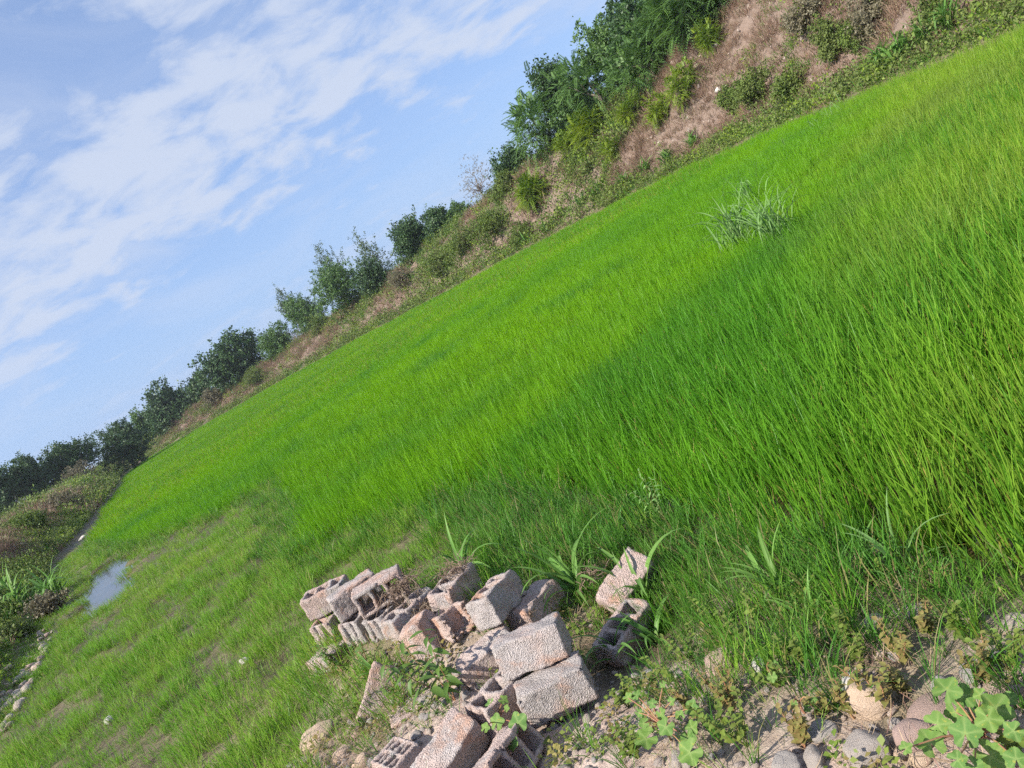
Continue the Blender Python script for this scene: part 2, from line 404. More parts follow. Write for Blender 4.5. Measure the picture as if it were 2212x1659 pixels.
# ------------------------------------------------------------------ mesh and object helpers
def mesh_np(name, V, faces, mat, attrs=None, smooth=False):
    me = bpy.data.meshes.new(name)
    V = np.asarray(V, np.float32)
    if isinstance(faces, np.ndarray):
        nf, k = faces.shape
        me.vertices.add(len(V)); me.vertices.foreach_set('co', V.ravel())
        me.loops.add(nf * k); me.loops.foreach_set('vertex_index', faces.astype(np.int32).ravel())
        me.polygons.add(nf); me.polygons.foreach_set('loop_start', np.arange(0, nf * k, k, dtype=np.int32))
        me.update(calc_edges=True)
    else:
        me.from_pydata(V.tolist(), [], faces); me.update()
    for a, v in (attrs or {}).items():
        v = np.asarray(v, np.float32)
        if v.ndim == 1:
            at_ = me.attributes.new(a, 'FLOAT', 'POINT'); at_.data.foreach_set('value', v)
        else:
            at_ = me.attributes.new(a, 'FLOAT_COLOR', 'POINT'); at_.data.foreach_set('color', v.ravel())
    if smooth: me.polygons.foreach_set('use_smooth', np.ones(len(me.polygons), bool))
    if mat is not None: me.materials.append(mat)
    return me
def link(name, data, parent=None):
    o = bpy.data.objects.new(name, data); COL.objects.link(o)
    if parent is not None: o.parent = parent
    return o
def tag(o, label=None, cat=None, group=None, kind=None):
    for k_, v in (('label', label), ('category', cat), ('group', group), ('kind', kind)):
        if v: o[k_] = v
    return o
def pose(o, loc, rot=(0, 0, 0), scl=1.0):
    o.location = tuple(loc); o.rotation_euler = rot
    o.scale = (scl,) * 3 if isinstance(scl, (int, float)) else scl
    return o
class Acc:                                                 # gathers strips and quads into one mesh
    def __init__(s): s.v, s.f, s.t, s.r, s.n = [], [], [], [], 0
    def strip(s, C, W, T, r):                              # C centres (m,3), W half-width vectors (m,3)
        m = len(C); V = np.empty((2 * m, 3)); V[0::2] = C - W; V[1::2] = C + W
        b = s.n + 2 * np.arange(m - 1)
        s.f.append(np.stack([b, b + 1, b + 3, b + 2], 1)); s.v.append(V); s.t.append(np.repeat(T, 2)); s.r.append(np.full(2 * m, r)); s.n += 2 * m
    def quads(s, Q, r):                                    # Q (k,4,3), r (k,)
        k = len(Q); s.v.append(Q.reshape(-1, 3)); s.f.append(s.n + np.arange(4 * k).reshape(k, 4))
        s.t.append(np.tile([0, .5, 1, .5], k)); s.r.append(np.repeat(r, 4)); s.n += 4 * k
    def tube(s, pts, radii, k=6, r=.5):
        pts = np.asarray(pts, float); m = len(pts); rings = []
        for i in range(m):
            d = pts[min(i + 1, m - 1)] - pts[max(i - 1, 0)]; d = d / (np.linalg.norm(d) + 1e-9)
            a = np.cross(d, [0.31, .17, .93] if abs(d[2]) < .9 else [1, 0, 0]); a /= np.linalg.norm(a); b = np.cross(d, a)
            th = np.arange(k) / k * 2 * np.pi
            rings.append(pts[i] + radii[i] * (np.cos(th)[:, None] * a + np.sin(th)[:, None] * b))
        s.v.append(np.concatenate(rings)); j = np.arange(k); jn = (j + 1) % k
        for i in range(m - 1):
            s.f.append(s.n + np.stack([i * k + j, i * k + jn, (i + 1) * k + jn, (i + 1) * k + j], 1))
        s.t.append(np.repeat(np.linspace(0, 1, m), k)); s.r.append(np.full(m * k, r)); s.n += m * k
    def mesh(s, name, mat, smooth=False):
        return mesh_np(name, np.concatenate(s.v), np.concatenate(s.f), mat, {'t': np.concatenate(s.t), 'r': np.concatenate(s.r)}, smooth)

def blade(acc, p0, az, L, w, th0, bend, nseg=4, r=None, twist=0., rng=RNG):
    t = np.linspace(0, 1, nseg + 1); th = th0 + bend * t ** 1.7
    ds = L / nseg; thm = (th[:-1] + th[1:]) / 2
    hx = np.concatenate([[0], np.cumsum(np.sin(thm) * ds)]); hz = np.concatenate([[0], np.cumsum(np.cos(thm) * ds)])
    d = np.array([math.cos(az), math.sin(az), 0]); side = np.array([-math.sin(az), math.cos(az), 0])
    C = np.asarray(p0) + hx[:, None] * d + hz[:, None] * np.array([0, 0, 1])
    wt_ = w * .5 * np.minimum(1, .55 + 2.2 * t) * (1 - t ** 2.2) + .0004
    sd_ = side * math.cos(twist) + d * math.sin(twist)
    acc.strip(C, wt_[:, None] * sd_, t, rng.random() if r is None else r)
def tuft(name, mat, n, R, L, w, lean, bend, nseg=3, seed=0, Lv=.35, dead=0.):
    g = np.random.default_rng(seed); a = Acc()
    for i in range(n):
        an = g.random() * 2 * np.pi; rr = R * math.sqrt(g.random())
        az = an + g.normal(0, .7); q = g.random(); k_ = .62 if q < dead else 1.   # dead leaves hang short and low
        blade(a, (rr * math.cos(an), rr * math.sin(an), -.02), az, k_ * L * (1 - Lv * g.random()), w * (.7 + .6 * g.random()),
              abs(g.normal(0, lean)) + .02, abs(g.normal(0, bend)) * (1 if k_ == 1 else 2.5), nseg, q, g.normal(0, .9), g)
    return a.mesh(name, mat)

PROTO_N = 0
def scatter(name, protos, P, rot, scl, idx, label, cat):
    """one 'stuff' object: the prototype meshes set on every point by geometry nodes"""
    global PROTO_N
    c = bpy.data.collections.new(name + '_kinds')
    for i, me in enumerate(protos):
        c.objects.link(bpy.data.objects.new('%s_kind_%02d' % (name, i), me))
    me = bpy.data.meshes.new(name); P = np.asarray(P, np.float32)
    me.vertices.add(len(P)); me.vertices.foreach_set('co', P.ravel())
    a = me.attributes.new('rot', 'FLOAT_VECTOR', 'POINT'); a.data.foreach_set('vector', np.asarray(rot, np.float32).ravel())
    a = me.attributes.new('scl', 'FLOAT_VECTOR', 'POINT'); a.data.foreach_set('vector', np.asarray(scl, np.float32).ravel())
    a = me.attributes.new('idx', 'INT', 'POINT'); a.data.foreach_set('value', np.asarray(idx, np.int32))
    o = link(name, me); tag(o, label, cat, kind='stuff')
    ng = bpy.data.node_groups.new(name + '_scatter', 'GeometryNodeTree')
    ng.interface.new_socket('Geometry', in_out='INPUT', socket_type='NodeSocketGeometry')
    ng.interface.new_socket('Geometry', in_out='OUTPUT', socket_type='NodeSocketGeometry')
    N = ng.nodes.new
    gi, go, ip, ci = N('NodeGroupInput'), N('NodeGroupOutput'), N('GeometryNodeInstanceOnPoints'), N('GeometryNodeCollectionInfo')
    ci.inputs['Collection'].default_value = c; ci.inputs['Separate Children'].default_value = True; ci.inputs['Reset Children'].default_value = True
    ip.inputs['Pick Instance'].default_value = True
    ng.links.new(gi.outputs[0], ip.inputs['Points']); ng.links.new(ci.outputs[0], ip.inputs['Instance'])
    for an, ty, so_ in (('rot', 'FLOAT_VECTOR', 'Rotation'), ('scl', 'FLOAT_VECTOR', 'Scale'), ('idx', 'INT', 'Instance Index')):
        na = N('GeometryNodeInputNamedAttribute'); na.data_type = ty; na.inputs['Name'].default_value = an
        ng.links.new(na.outputs['Attribute'], ip.inputs[so_])
    ng.links.new(ip.outputs[0], go.inputs[0])
    md = o.modifiers.new('scatter', 'NODES'); md.node_group = ng
    return o
def jgrid(x0, x1, y0, y1, sx, sy, jit, rng=RNG):
    X, Y = np.meshgrid(np.arange(x0, x1, sx), np.arange(y0, y1, sy))
    X = X + rng.uniform(-jit, jit, X.shape) * sx; Y = Y + rng.uniform(-jit, jit, Y.shape) * sy
    return X.ravel(), Y.ravel()
def rots(n, tilt=.08, rng=RNG):
    return np.stack([rng.normal(0, tilt, n), rng.normal(0, tilt, n), rng.random(n) * 2 * np.pi], 1)
def scls(n, lo, hi, rng=RNG):
    s = rng.uniform(lo, hi, n); return np.stack([s, s, s * rng.uniform(.85, 1.15, n)], 1)

# ------------------------------------------------------------------ ground sheet and water
def axis(c0, c1, step, lo, hi, grow):
    a = list(np.arange(c0, c1, step)); s = step; v = a[-1]
    while v < hi: s = min(s * grow, 40); v += s; a.append(v)
    s = step; v = a[0]; pre = []
    while v > lo: s = min(s * grow, 40); v -= s; pre.append(v)
    return np.array(pre[::-1] + a)
gx = axis(-4.2, 2.4, .045, -1800, 1800, 1.035); gy = axis(1.4, 7.4, .045, -1200, 2400, 1.030)
X, Y = np.meshgrid(gx, gy); Z = ground_z(X.ravel(), Y.ravel())
s_, e_, ep_, b_ = zones(X.ravel(), Y.ravel())
xr, yr = X.ravel(), Y.ravel()
nz = fbm(xr * 1.7, yr * 1.7, 31, 3) - .5
grav = (1 - sstep(-.9, .5, s_ + nz * 1.6))
stony = sstep(6.0, 3.0, np.hypot((xr + 8.6) / 1.0, (yr - 11) / 1.6) * 1.6) * .0
bank = np.maximum(sstep(.2, 1.4, e_), sstep(.1, .8, b_))
wet = sstep(-.36, -.43, Z) * (1 - bank)
zone = np.stack([grav, bank, wet, np.ones_like(grav)], 1)
ny, nx = X.shape
ii = np.arange(ny * nx).reshape(ny, nx)
Fq = np.stack([ii[:-1, :-1].ravel(), ii[:-1, 1:].ravel(), ii[1:, 1:].ravel(), ii[1:, :-1].ravel()], 1)
ground = link('ground', mesh_np('ground', np.stack([xr, yr, Z], 1), Fq, M['ground'], {'zone': zone}, True))
tag(ground, 'pinkish stony soil, wet paddy mud and the brown earth embankment', 'ground', kind='structure')
wx, wy = np.linspace(-70, 16, 40), np.linspace(-4, 142, 60)
WX, WY = np.meshgrid(wx, wy); jj = np.arange(WX.size).reshape(WX.shape)
Fw = np.stack([jj[:-1, :-1].ravel(), jj[:-1, 1:].ravel(), jj[1:, 1:].ravel(), jj[1:, :-1].ravel()], 1)
water = link('water', mesh_np('water', np.stack([WX.ravel(), WY.ravel(), np.full(WX.size, WATER_Z)], 1), Fw, M['water']))
tag(water, 'shallow standing water of the rice paddy and its puddles', 'water', kind='structure')

# ------------------------------------------------------------------ concrete blocks
def voxel_mesh(name, S, cs, seed, rough=.0035, smooth_it=1, mat=None):
    """skin of a boolean voxel array, edges worn by smoothing, surface roughened"""
    S = np.pad(S, 1); nx_, ny_, nz_ = S.shape
    faces = []
    dirs = [((1, 0, 0), [(1, 0, 0), (1, 1, 0), (1, 1, 1), (1, 0, 1)]), ((-1, 0, 0), [(0, 0, 0), (0, 0, 1), (0, 1, 1), (0, 1, 0)]),
            ((0, 1, 0), [(0, 1, 0), (0, 1, 1), (1, 1, 1), (1, 1, 0)]), ((0, -1, 0), [(0, 0, 0), (1, 0, 0), (1, 0, 1), (0, 0, 1)]),
            ((0, 0, 1), [(0, 0, 1), (1, 0, 1), (1, 1, 1), (0, 1, 1)]), ((0, 0, -1), [(0, 0, 0), (0, 1, 0), (1, 1, 0), (1, 0, 0)])]
    key = lambda a: (a[:, 0] * (ny_ + 1) + a[:, 1]) * (nz_ + 1) + a[:, 2]
    for d, cn in dirs:
        nb = np.roll(S, (-d[0], -d[1], -d[2]), (0, 1, 2)); I = np.argwhere(S & ~nb)
        faces.append(np.stack([key(I + np.array(c)) for c in cn], 1))
    Fk = np.concatenate(faces); u, inv = np.unique(Fk, return_inverse=True); Fi = inv.reshape(Fk.shape)
    V = np.stack([u // ((ny_ + 1) * (nz_ + 1)), (u // (nz_ + 1)) % (ny_ + 1), u % (nz_ + 1)], 1).astype(float) - 1
    V = V * cs - np.array([nx_ - 2, ny_ - 2, nz_ - 2]) * cs / 2
    E_ = np.concatenate([Fi[:, [0, 1]], Fi[:, [1, 2]], Fi[:, [2, 3]], Fi[:, [3, 0]]]); E_ = np.concatenate([E_, E_[:, ::-1]])
    g = np.random.default_rng(seed)
    for it in range(smooth_it):
        A_ = np.zeros_like(V); np.add.at(A_, E_[:, 0], V[E_[:, 1]]); cnt = np.bincount(E_[:, 0], minlength=len(V))[:, None]
        V = V + .27 * (A_ / np.maximum(cnt, 1) - V)
    V = V + g.normal(0, rough * .55, V.shape)
    ph = g.random(3) * 9
    V += rough * 1.3 * np.stack([np.sin(V[:, 1] * 41 + ph[0] + V[:, 2] * 23), np.sin(V[:, 2] * 37 + ph[1] + V[:, 0] * 19), np.sin(V[:, 0] * 33 + ph[2] + V[:, 1] * 29)], 1)
    return mesh_np(name, V, Fi, mat or M['concrete'], None, True)
def block_voxels(kind, seed, chips=5):
    g = np.random.default_rng(seed)
    if kind == 'slots':
        S = np.ones((20, 13, 9), bool)
        for i in range(4):
            for j in range(2): S[2 + i * 4 + (i > 1):5 + i * 4 + (i > 1), 1 + j * 6:6 + j * 6, 2:] = False
        S[:, :, :] &= True
    elif kind == 'slab':
        S = np.ones((26, 13, 2), bool)
    elif kind == 'trough':
        S = np.ones((26, 13, 13), bool); S[2:-2, 3:-3, 3:] = False; S[2:-2, 2:-2, 5:] = False
    elif kind == 'broken':
        S = np.ones((26, 13, 13), bool)
        for i in range(3): S[2 + 8 * i:8 + 8 * i, 2:11, 2:] = False
        cut = 14 + np.round(2.2 * g.normal(0, .6, (13, 13)) + np.linspace(-2, 2, 13)[:, None]).astype(int)
        for y_ in range(13):
            for z_ in range(13): S[max(6, cut[y_, z_]):, y_, z_] = False
    else:
        S = np.ones((26, 13, 13), bool)
        for i in range(3): S[2 + 8 * i:8 + 8 * i, 2:11, (2 if kind != 'through' else 0):] = False
        if kind == 'closed': S = S[:, :, ::-1].copy()
        if kind == 'grooved':                              # end face with the two shallow key grooves
            S[0, 3:5, :] = False; S[0, 8:10, :] = False
    nx_, ny_, nz_ = S.shape
    ax = np.stack(np.meshgrid(np.arange(nx_), np.arange(ny_), np.arange(nz_), indexing='ij'), -1) + .5
    for _ in range(chips):                                 # chipped corners and edges
        c = np.array([g.choice([0, nx_, g.random() * nx_]), g.choice([0, ny_]), g.choice([0, nz_])])
        S &= np.linalg.norm((ax - c) / g.uniform(.7, 1.5, 3), axis=-1) > g.uniform(.6, 1.7)
    return S
BLK = {  # location, euler degrees, kind, upside down?, chips, label
 'B1': ((-2.223, 6.125, .151), (-1, 4, -5), 'open', 'concrete block with open cells, leftmost of the upper row of the pile'),
 'B2': ((-1.900, 5.738, .172), (-2, 3, 21), 'closed', 'solid-faced grey block leaning in the upper row between two open-celled blocks'),
 'B3': ((-1.642, 5.495, .175), (91, 3, 6), 'through', 'concrete block on its side, three dark square cells facing the camera'),
 'B4': ((-2.29, 6.09, -.05), (5, 2, 70), 'grooved', 'grooved block end under the leftmost block of the upper row'),
 'B5': ((-2.33, 5.72, -.19), (-2, -6, -37), 'closed', 'small block corner low in the grass at the left end of the pile'),
 'B6': ((-1.93, 5.70, -.03), (2, 3, 62), 'grooved', 'concrete block with lit end and dark side, below the solid-faced grey block'),
 'B7': ((-1.68, 5.50, -.030), (4, 0, 55), 'grooved', 'beige block with grooved end, directly below the block with three dark cells'),
 'B8': ((-1.473, 5.228, -.018), (-2, 2, 38), 'open', 'grey block with open top cells, dark long side, next to the dry roots'),
 'B9': ((-1.10, 5.16, .00), (4, 5, 60), 'open', 'beige block topped with a nest of dry roots, middle of the pile'),
 'B10': ((-1.13, 4.82, -.06), (-6, -10, -49), 'broken', 'broken pale block with rounded edge behind the tall leafy weed'),
 'B11': ((-.807, 4.683, -.010), (-6, 9, 60), 'open', 'large tilted block with sunlit end and dark grey side, centre of the pile'),
 'B12': ((-.62, 4.70, -.215), (-2, 6, 50), 'closed', 'dark grey block half hidden beneath the large tilted block'),
 'B13': ((-.651, 3.928, -.030), (-12, 4, -11), 'closed', 'pink and white concrete block tilted on top of another, nearest the camera'),
 'B14': ((-.640, 3.740, -.215), (-4, 4, -2), 'closed', 'pale grey block carrying the tilted pink block, on the pebbly soil'),
 'B15': ((-.93, 3.90, -.20), (2, 4, 42), 'grooved', 'block with narrow white end standing left of the pale grey block'),
 'B16': ((-1.284, 3.695, -.200), (20, -12, 32), 'closed', 'large orange-stained block lying on its side at the bottom of the pile'),
 'B17': ((-.97, 3.38, -.20), (70, 10, 60), 'through', 'bottom front block with a gaping cell showing brown board'),
 'B18': ((-1.62, 3.93, -.215), (-1, -4, -52), 'slots', 'low broken block with two rows of small slots, bottom left of the pile'),
 'B19': ((-1.38, 4.90, -.13), (-6, 78, -34), 'closed', 'upright orange and grey block below the broken pale block'),
 'B20': ((-1.00, 4.45, -.22), (4, -6, 8), 'closed', 'shaded grey block behind the stems of the tall leafy weed'),
 'B21': ((-1.83, 4.78, -.20), (78, -38, 25), 'slab', 'thin broken concrete slab leaning in the weeds left of the pile'),
 'B22': ((-.03, 4.53, -.31), (36, -15, 22), 'closed', 'rusty pink block tilted up in the green grass right of the pile'),
 'B23': ((-.175, 4.117, -.375), (6, -4, 36), 'through', 'grey block with empty cells sunk in the grass right of the pile'),
 'B25': ((-1.58, 4.56, -.36), (4, 3, 15), 'closed', 'sunken pinkish block almost buried under grass left of the upright block'),
}
for i, (k_, (loc, eul, kind, lab)) in enumerate(BLK.items()):
    me = voxel_mesh('concrete_block', block_voxels(kind, 100 + i, 7), .015, i)
    o = link('concrete_block', me); pose(o, loc, tuple(rad(v) for v in eul)); tag(o, lab, 'concrete block', 'concrete blocks of the tumbled pile')
bd = Acc(); bd.tube([(-.16, 0, 0), (0, 0, .004), (.16, 0, 0)], [.075, .08, .07], 4)
o = link('board_scrap', bd.mesh('board_scrap', M['rag'])); pose(o, (-.93, 3.21, -.2), (rad(20), rad(50), rad(60)), (1, 1, .12))
tag(o, 'scrap of brown board inside the gaping bottom front block', 'board')

# ------------------------------------------------------------------ dry roots on the blocks
def root_tuft(loc, size, n, hang, lab, seed):
    g = np.random.default_rng(seed); a = Acc()
    for i in range(n):
        p = g.normal(0, 1, 3) * np.array([size, size, size * .25]) * .45; L = size * g.uniform(.5, 1.3)
        d = g.normal(0, 1, 3); d[2] = d[2] * .4 - hang; d /= np.linalg.norm(d); pts = [p]
        for k in range(4):
            d = d + g.normal(0, .35, 3) - [0, 0, .12 * hang]; d /= np.linalg.norm(d); pts.append(pts[-1] + d * L / 4)
        a.tube(pts, [.0028, .0026, .0022, .0018, .0010], 3, g.random())
    o = link('dry_root_tuft', a.mesh('dry_root_tuft', M['roots'])); pose(o, loc); tag(o, lab, 'roots', 'dry roots caught on the blocks')
root_tuft((-1.46, 5.34, .20), .17, 150, .5, 'matted dry brown roots hanging over the corner of the three-celled block', 1)
root_tuft((-1.30, 5.13, .05), .15, 150, 1.1, 'tangle of dry roots hanging down between the grey and the beige block', 2)
root_tuft((-1.05, 5.22, .12), .13, 110, .1, 'nest of dry roots lying on the beige block', 3)
root_tuft((-.66, 4.52, -.12), .05, 30, .9, 'small wisp of pale roots on the dark half-hidden block', 4)
root_tuft((-.20, 4.62, -.16), .10, 60, .4, 'dry roots behind the rusty pink tilted block', 5)

# ------------------------------------------------------------------ stones
def ico(sub):
    import bmesh
    bm = bmesh.new(); bmesh.ops.create_icosphere(bm, subdivisions=sub, radius=1.0)
    V = np.array([v.co for v in bm.verts]); Fi = np.array([[v.index for v in f.verts] for f in bm.faces]); bm.free(); return V, Fi
ICO = {s: ico(s) for s in (1, 2, 3, 4)}
def stone_mesh(name, seed, sub=3, mat=None, angular=.15, flat=.0):
    g = np.random.default_rng(seed); V, Fi = ICO[sub]; V = V.copy(); d = np.ones(len(V))
    for k in range(5):
        w = g.normal(0, 1, 3); w *= (1.1 + k * .9) / np.linalg.norm(w); d += angular / (1 + k * .6) * np.sin(V @ w * 1.6 + g.random() * 6)
    V = V * d[:, None]
    for k in range(6):                                     # facets
        n = g.normal(0, 1, 3); n /= np.linalg.norm(n); h = g.uniform(.72, .95); q = V @ n
        V = V - np.maximum(q - h, 0)[:, None] * n * (.55 + angular)
    V += g.normal(0, .008, V.shape)
    return mesh_np(name, V, Fi, mat, None, True)
def stone(px, py, w, h, dep, mat, lab, seed, rot=(0, 0, 0), sink=.35, cat='stone', grp='stones lying on the pebbly soil', ang=.12, name='stone', zg=None):
    z0 = -.12; f = .88 if w < .3 and px > 1300 else 1.; w, h, dep = w * f, h * f, dep * f
    for _ in range(6):
        p = at(px, py, z0 + h * .3); z0 = gz(p[0], p[1])
    o = link(name, stone_mesh(name, seed, 4 if w > .09 else 3, mat, ang)); pose(o, (p[0], p[1], z0 + h * (1 - 2 * sink) * .5), tuple(rad(v) for v in rot), (w / 2, dep / 2, h / 2))
    return tag(o, lab, cat, grp)
S_ = M
stone(1872, 1512, .175, .16, .20, M['tan_stone'], 'big tan egg-shaped stone with leaf shadows, beside the white stone', 1, (10, 20, 30), .2)
stone(1836, 1486, .075, .15, .085, M['white_stone'], 'slim chalk-white stone standing against the big tan stone', 2, (0, 22, 0), .2)
stone(1560, 1428, .20, .09, .17, M['pink_stone'], 'smooth pinkish-brown stone with a flat top in the grass edge', 3, (14, -12, -20), .15)
stone(1872, 1612, .19, .11, .17, M['stone'], 'large rough grey-brown stone in front of the tan stone', 4, (5, 0, 40), .4)
stone(1968, 1590, .15, .11, .15, M['pink_stone'], 'reddish stone with a plant shadow right of the grey-brown stone', 5, (0, 10, 10), .25)
stone(2030, 1545, .24, .09, .20, M['pink_stone'], 'broad mauve stone behind the broad-leaved mallow', 6, (8, 12, 30), .2)
stone(1775, 1580, .13, .07, .11, M['grey_stone'], 'smooth blue-grey stone left of the large rough stone', 7, (0, 8, -20), .25)
stone(1400, 1462, .115, .08, .10, M['grey_stone'], 'small dark grey stone at the foot of the grass, left of the mallow', 8, (0, 0, 10), .2)
stone(1640, 1440, .10, .08, .10, M['white_stone'], 'whitish stone under the upright weed with a round leaf', 9, (0, 0, 50), .25)
stone(1600, 1478, .14, .07, .11, M['tan_stone'], 'buried tan stone between the pinkish stone and the reddish weeds', 10, (0, 0, -10), .45)
stone(1470, 1650, .11, .10, .12, M['stone'], 'knobbly lump of pale rubble at the bottom edge', 11, (0, 0, 0), .2, ang=.3, cat='rubble')
stone(1760, 1640, .12, .07, .08, M['stone'], 'little pale stone near the bottom edge below the blue-grey stone', 12, (0, 0, 70), .2)
stone(2110, 1445, .16, .06, .12, M['grey_stone'], 'flat slate-grey stone in bare soil at the right side', 13, (0, 5, 20), .35)
stone(2150, 1420, .13, .06, .10, M['grey_stone'], 'low grey stone beyond the flat slate stone near the right edge', 14, (0, 0, 60), .35)
stone(2030, 1475, .08, .07, .07, M['grey_stone'], 'small shadowed grey stone just above the mallow leaves', 15, (0, 0, 20), .3)
stone(2190, 1340, .14, .07, .10, M['stone'], 'pale jagged stone at the right edge below the rice', 16, (0, 0, 0), .3, ang=.25)
stone(1880, 1350, .18, .05, .12, M['stone'], 'half buried pale stone in the dry litter below the rice', 17, (0, 0, 30), .4)
stone(1960, 1318, .16, .05, .10, M['stone'], 'flat pale stone peeping out of the weeds at the paddy edge', 18, (0, 0, -20), .4)
stone(1700, 1658, .14, .08, .12, M['grey_stone'], 'dark layered stone cut by the bottom edge', 19, (0, 0, 20), .3, ang=.2)
stone(1930, 1560, .06, .05, .06, M['grey_stone'], 'small grey pebble between the tan stone and the reddish stone', 20, (0, 0, 0), .3)
stone(1945, 1628, .07, .05, .06, M['tan_stone'], 'tan pebble wedged between the rough stone and the reddish stone', 21, (0, 0, 0), .3)
stone(1985, 1640, .08, .05, .08, M['tan_stone'], 'cream pebble at the bottom edge under the reddish stone', 22, (0, 0, 0), .3)
stone(2070, 1560, .11, .08, .10, M['tan_stone'], 'tan stone shaded by the mallow leaves', 23, (0, 0, 0), .3)
stone(2185, 1500, .13, .08, .11, M['pink_stone'], 'brownish stone right of the mallow at the right edge', 24, (0, 0, 0), .3)
stone(685, 1590, .26, .14, .20, M['tan_stone'], 'pale rounded stone set in the bare soil left of the pile', 25, (10, 0, 30), .3)
stone(735, 1625, .16, .09, .14, M['tan_stone'], 'buff stone below the pale rounded stone, left of the pile', 26, (0, 0, 0), .4)
stone(780, 1640, .14, .08, .10, M['tan_stone'], 'buff stone near the bottom edge beside the slotted block', 27, (0, 0, 40), .4)
stone(640, 1655, .22, .09, .16, M['grey_stone'], 'flat grey stone at the bottom edge left of the slotted block', 28, (0, 0, 10), .4, ang=.2)
stone(770, 1580, .10, .06, .09, M['pink_stone'], 'small pink-grey stone in the soil above the slotted block', 29, (0, 0, 40), .35)
stone(236, 1555, .12, .10, .12, M['white_stone'], 'single white stone in the marshy grass at lower left', 30, (0, 0, 0), .3)
stone(525, 1428, .11, .09, .10, M['white_stone'], 'small whitish stone in the grass left of the block pile', 31, (0, 0, 0), .3)
stone(178, 1160, .55, .25, .4, M['white_stone'], 'pale stone at the foot of the left bank beside the rice', 32, (0, 0, 0), .3)
stone(2128, 24, .62, .46, .5, M['white_stone'], 'large white boulder at the foot of the embankment, top right', 33, (0, 0, 20), .25, name='boulder', cat='boulder')
for i, (x, y, w) in enumerate([(1598, 284, .42), (1612, 277, .4), (1626, 264, .42), (1588, 279, .3), (1440, 352, .35)]):
    lab = ['round pale stone in the row at the embankment foot', 'middle pale stone of the row at the embankment foot', 'rightmost pale stone of the row at the embankment foot', 'smallest pale stone of the row at the embankment foot', 'lone pale stone among the reeds at the embankment foot'][i]
    p = at(x, y, -.1); q = link('stone', stone_mesh('stone', 60 + i, 2, M['white_stone'])); pose(q, (p[0], p[1], max(gz(p[0], p[1]), -.25) + .12), (0, 0, i), (w / 2, w / 2, w * .38)); tag(q, lab, 'stone', 'stones at the foot of the embankment')
# heap of cobbles by the left bank
hp = 0
for i in range(72):
    px = RNG.uniform(-20, 92); lo = 1515 - (px + 10) * 1.42; py = lo + RNG.uniform(-62, 8) + (px < 25) * RNG.uniform(-8, 30)
    p = at(px, py, -.08); w = RNG.uniform(.10, .25)
    q = link('cobble', stone_mesh('cobble', 200 + i, 2, M['stone'] if i % 4 else M['pink_stone'], .14)); z = gz(p[0], p[1])
    pose(q, (p[0], p[1], z + w * .18), tuple(RNG.uniform(0, .5, 2)) + (RNG.random() * 6,), (w / 2, w * .38, w * .30))
    tag(q, 'pinkish-grey cobble in the loose heap by the left bank', 'cobble', 'cobbles heaped by the left bank')

# ------------------------------------------------------------------ rice
rice_hi = [tuft('rice_plant', M['rice'], 34, .065, .60, .0082, .13, .28, 4, 40 + i, .45, .13) for i in range(7)]
rice_mid = [tuft('rice_patch', M['rice'], 46, .16, .50, .0095, .12, .35, 3, 60 + i, .35, .13) for i in range(5)]
rice_far = [tuft('rice_patch_far', M['rice'], 90, .55, .50, .022, .12, .35, 2, 80 + i, .3) for i in range(4)]
x, y = jgrid(-8, 16, 0, 14, .165, .16, .34)
th = rad(-8); x, y = x * math.cos(th) - y * math.sin(th), x * math.sin(th) + y * math.cos(th)
m = inside(x, y, RICE); x, y = x[m], y[m]
d = np.hypot(x, y); m = (d < 13) & in_view(np.stack([x, y, np.full(len(x), 0.)], 1)); x, y, d = x[m], y[m], d[m]
gap = fbm(x * .9, y * .9, 77, 2)
edge, _ = sdist(x, y, RICE[1:13])
keep = (RNG.random(len(x)) > .12) & ~((np.abs(edge) < .25) & (RNG.random(len(x)) < .25)) & (gap > .10)
x, y, d = x[keep], y[keep], d[keep]
o_ = np.argsort(d); x, y = x[o_], y[o_]; n = len(x); sc = RNG.uniform(.86, 1.12, n) * (1 + .28 * sstep(.2, 2.2, x - .12 * (y - 3)) * sstep(11, 5, np.hypot(x, y))); rz = RNG.random(n) * 6.28
near = in_view(np.stack([x, y, np.full(n, 0.1)], 1), 0)
ids = np.where(near)[0][:300]; solo = np.zeros(n, bool); solo[ids] = True
for i in ids:
    q = link('rice_plant', rice_hi[i % 7]); pose(q, (x[i], y[i], -.52), (RNG.normal(0, .06), RNG.normal(0, .06), rz[i]), float(sc[i]))
    tag(q, 'green rice plant standing in the near rows of the flooded field', 'rice plant', 'rice plants of the near rows')
r = ~solo
Pn = np.stack([x[r], y[r], np.full(r.sum(), -.52)], 1); k1 = len(Pn)
S1 = np.stack([sc[r]] * 3, 1); I1 = RNG.integers(0, 7, k1)
xm, ym = jgrid(-26, 17, 5, 40, .26, .26, .45); m = inside(xm, ym, RICE) & (np.hypot(xm, ym) >= 12.8) & (np.hypot(xm, ym) < 36)
xm, ym = xm[m], ym[m]; m = in_view(np.stack([xm, ym, np.zeros(len(xm))], 1), 250); xm, ym = xm[m], ym[m]
Pm = np.stack([xm, ym, np.full(len(xm), -.52)], 1); S2 = scls(len(xm), .88, 1.1); I2 = RNG.integers(7, 12, len(xm))
xf, yf = jgrid(-64, 17, 18, 138, .62, .62, .45); m = inside(xf, yf, RICE) & (np.hypot(xf, yf) >= 35.6)
xf, yf = xf[m], yf[m]; m = in_view(np.stack([xf, yf, np.zeros(len(xf))], 1), 250); xf, yf = xf[m], yf[m]
Pf = np.stack([xf, yf, np.full(len(xf), -.52)], 1); S3 = scls(len(xf), .92, 1.08); I3 = RNG.integers(12, 16, len(xf))
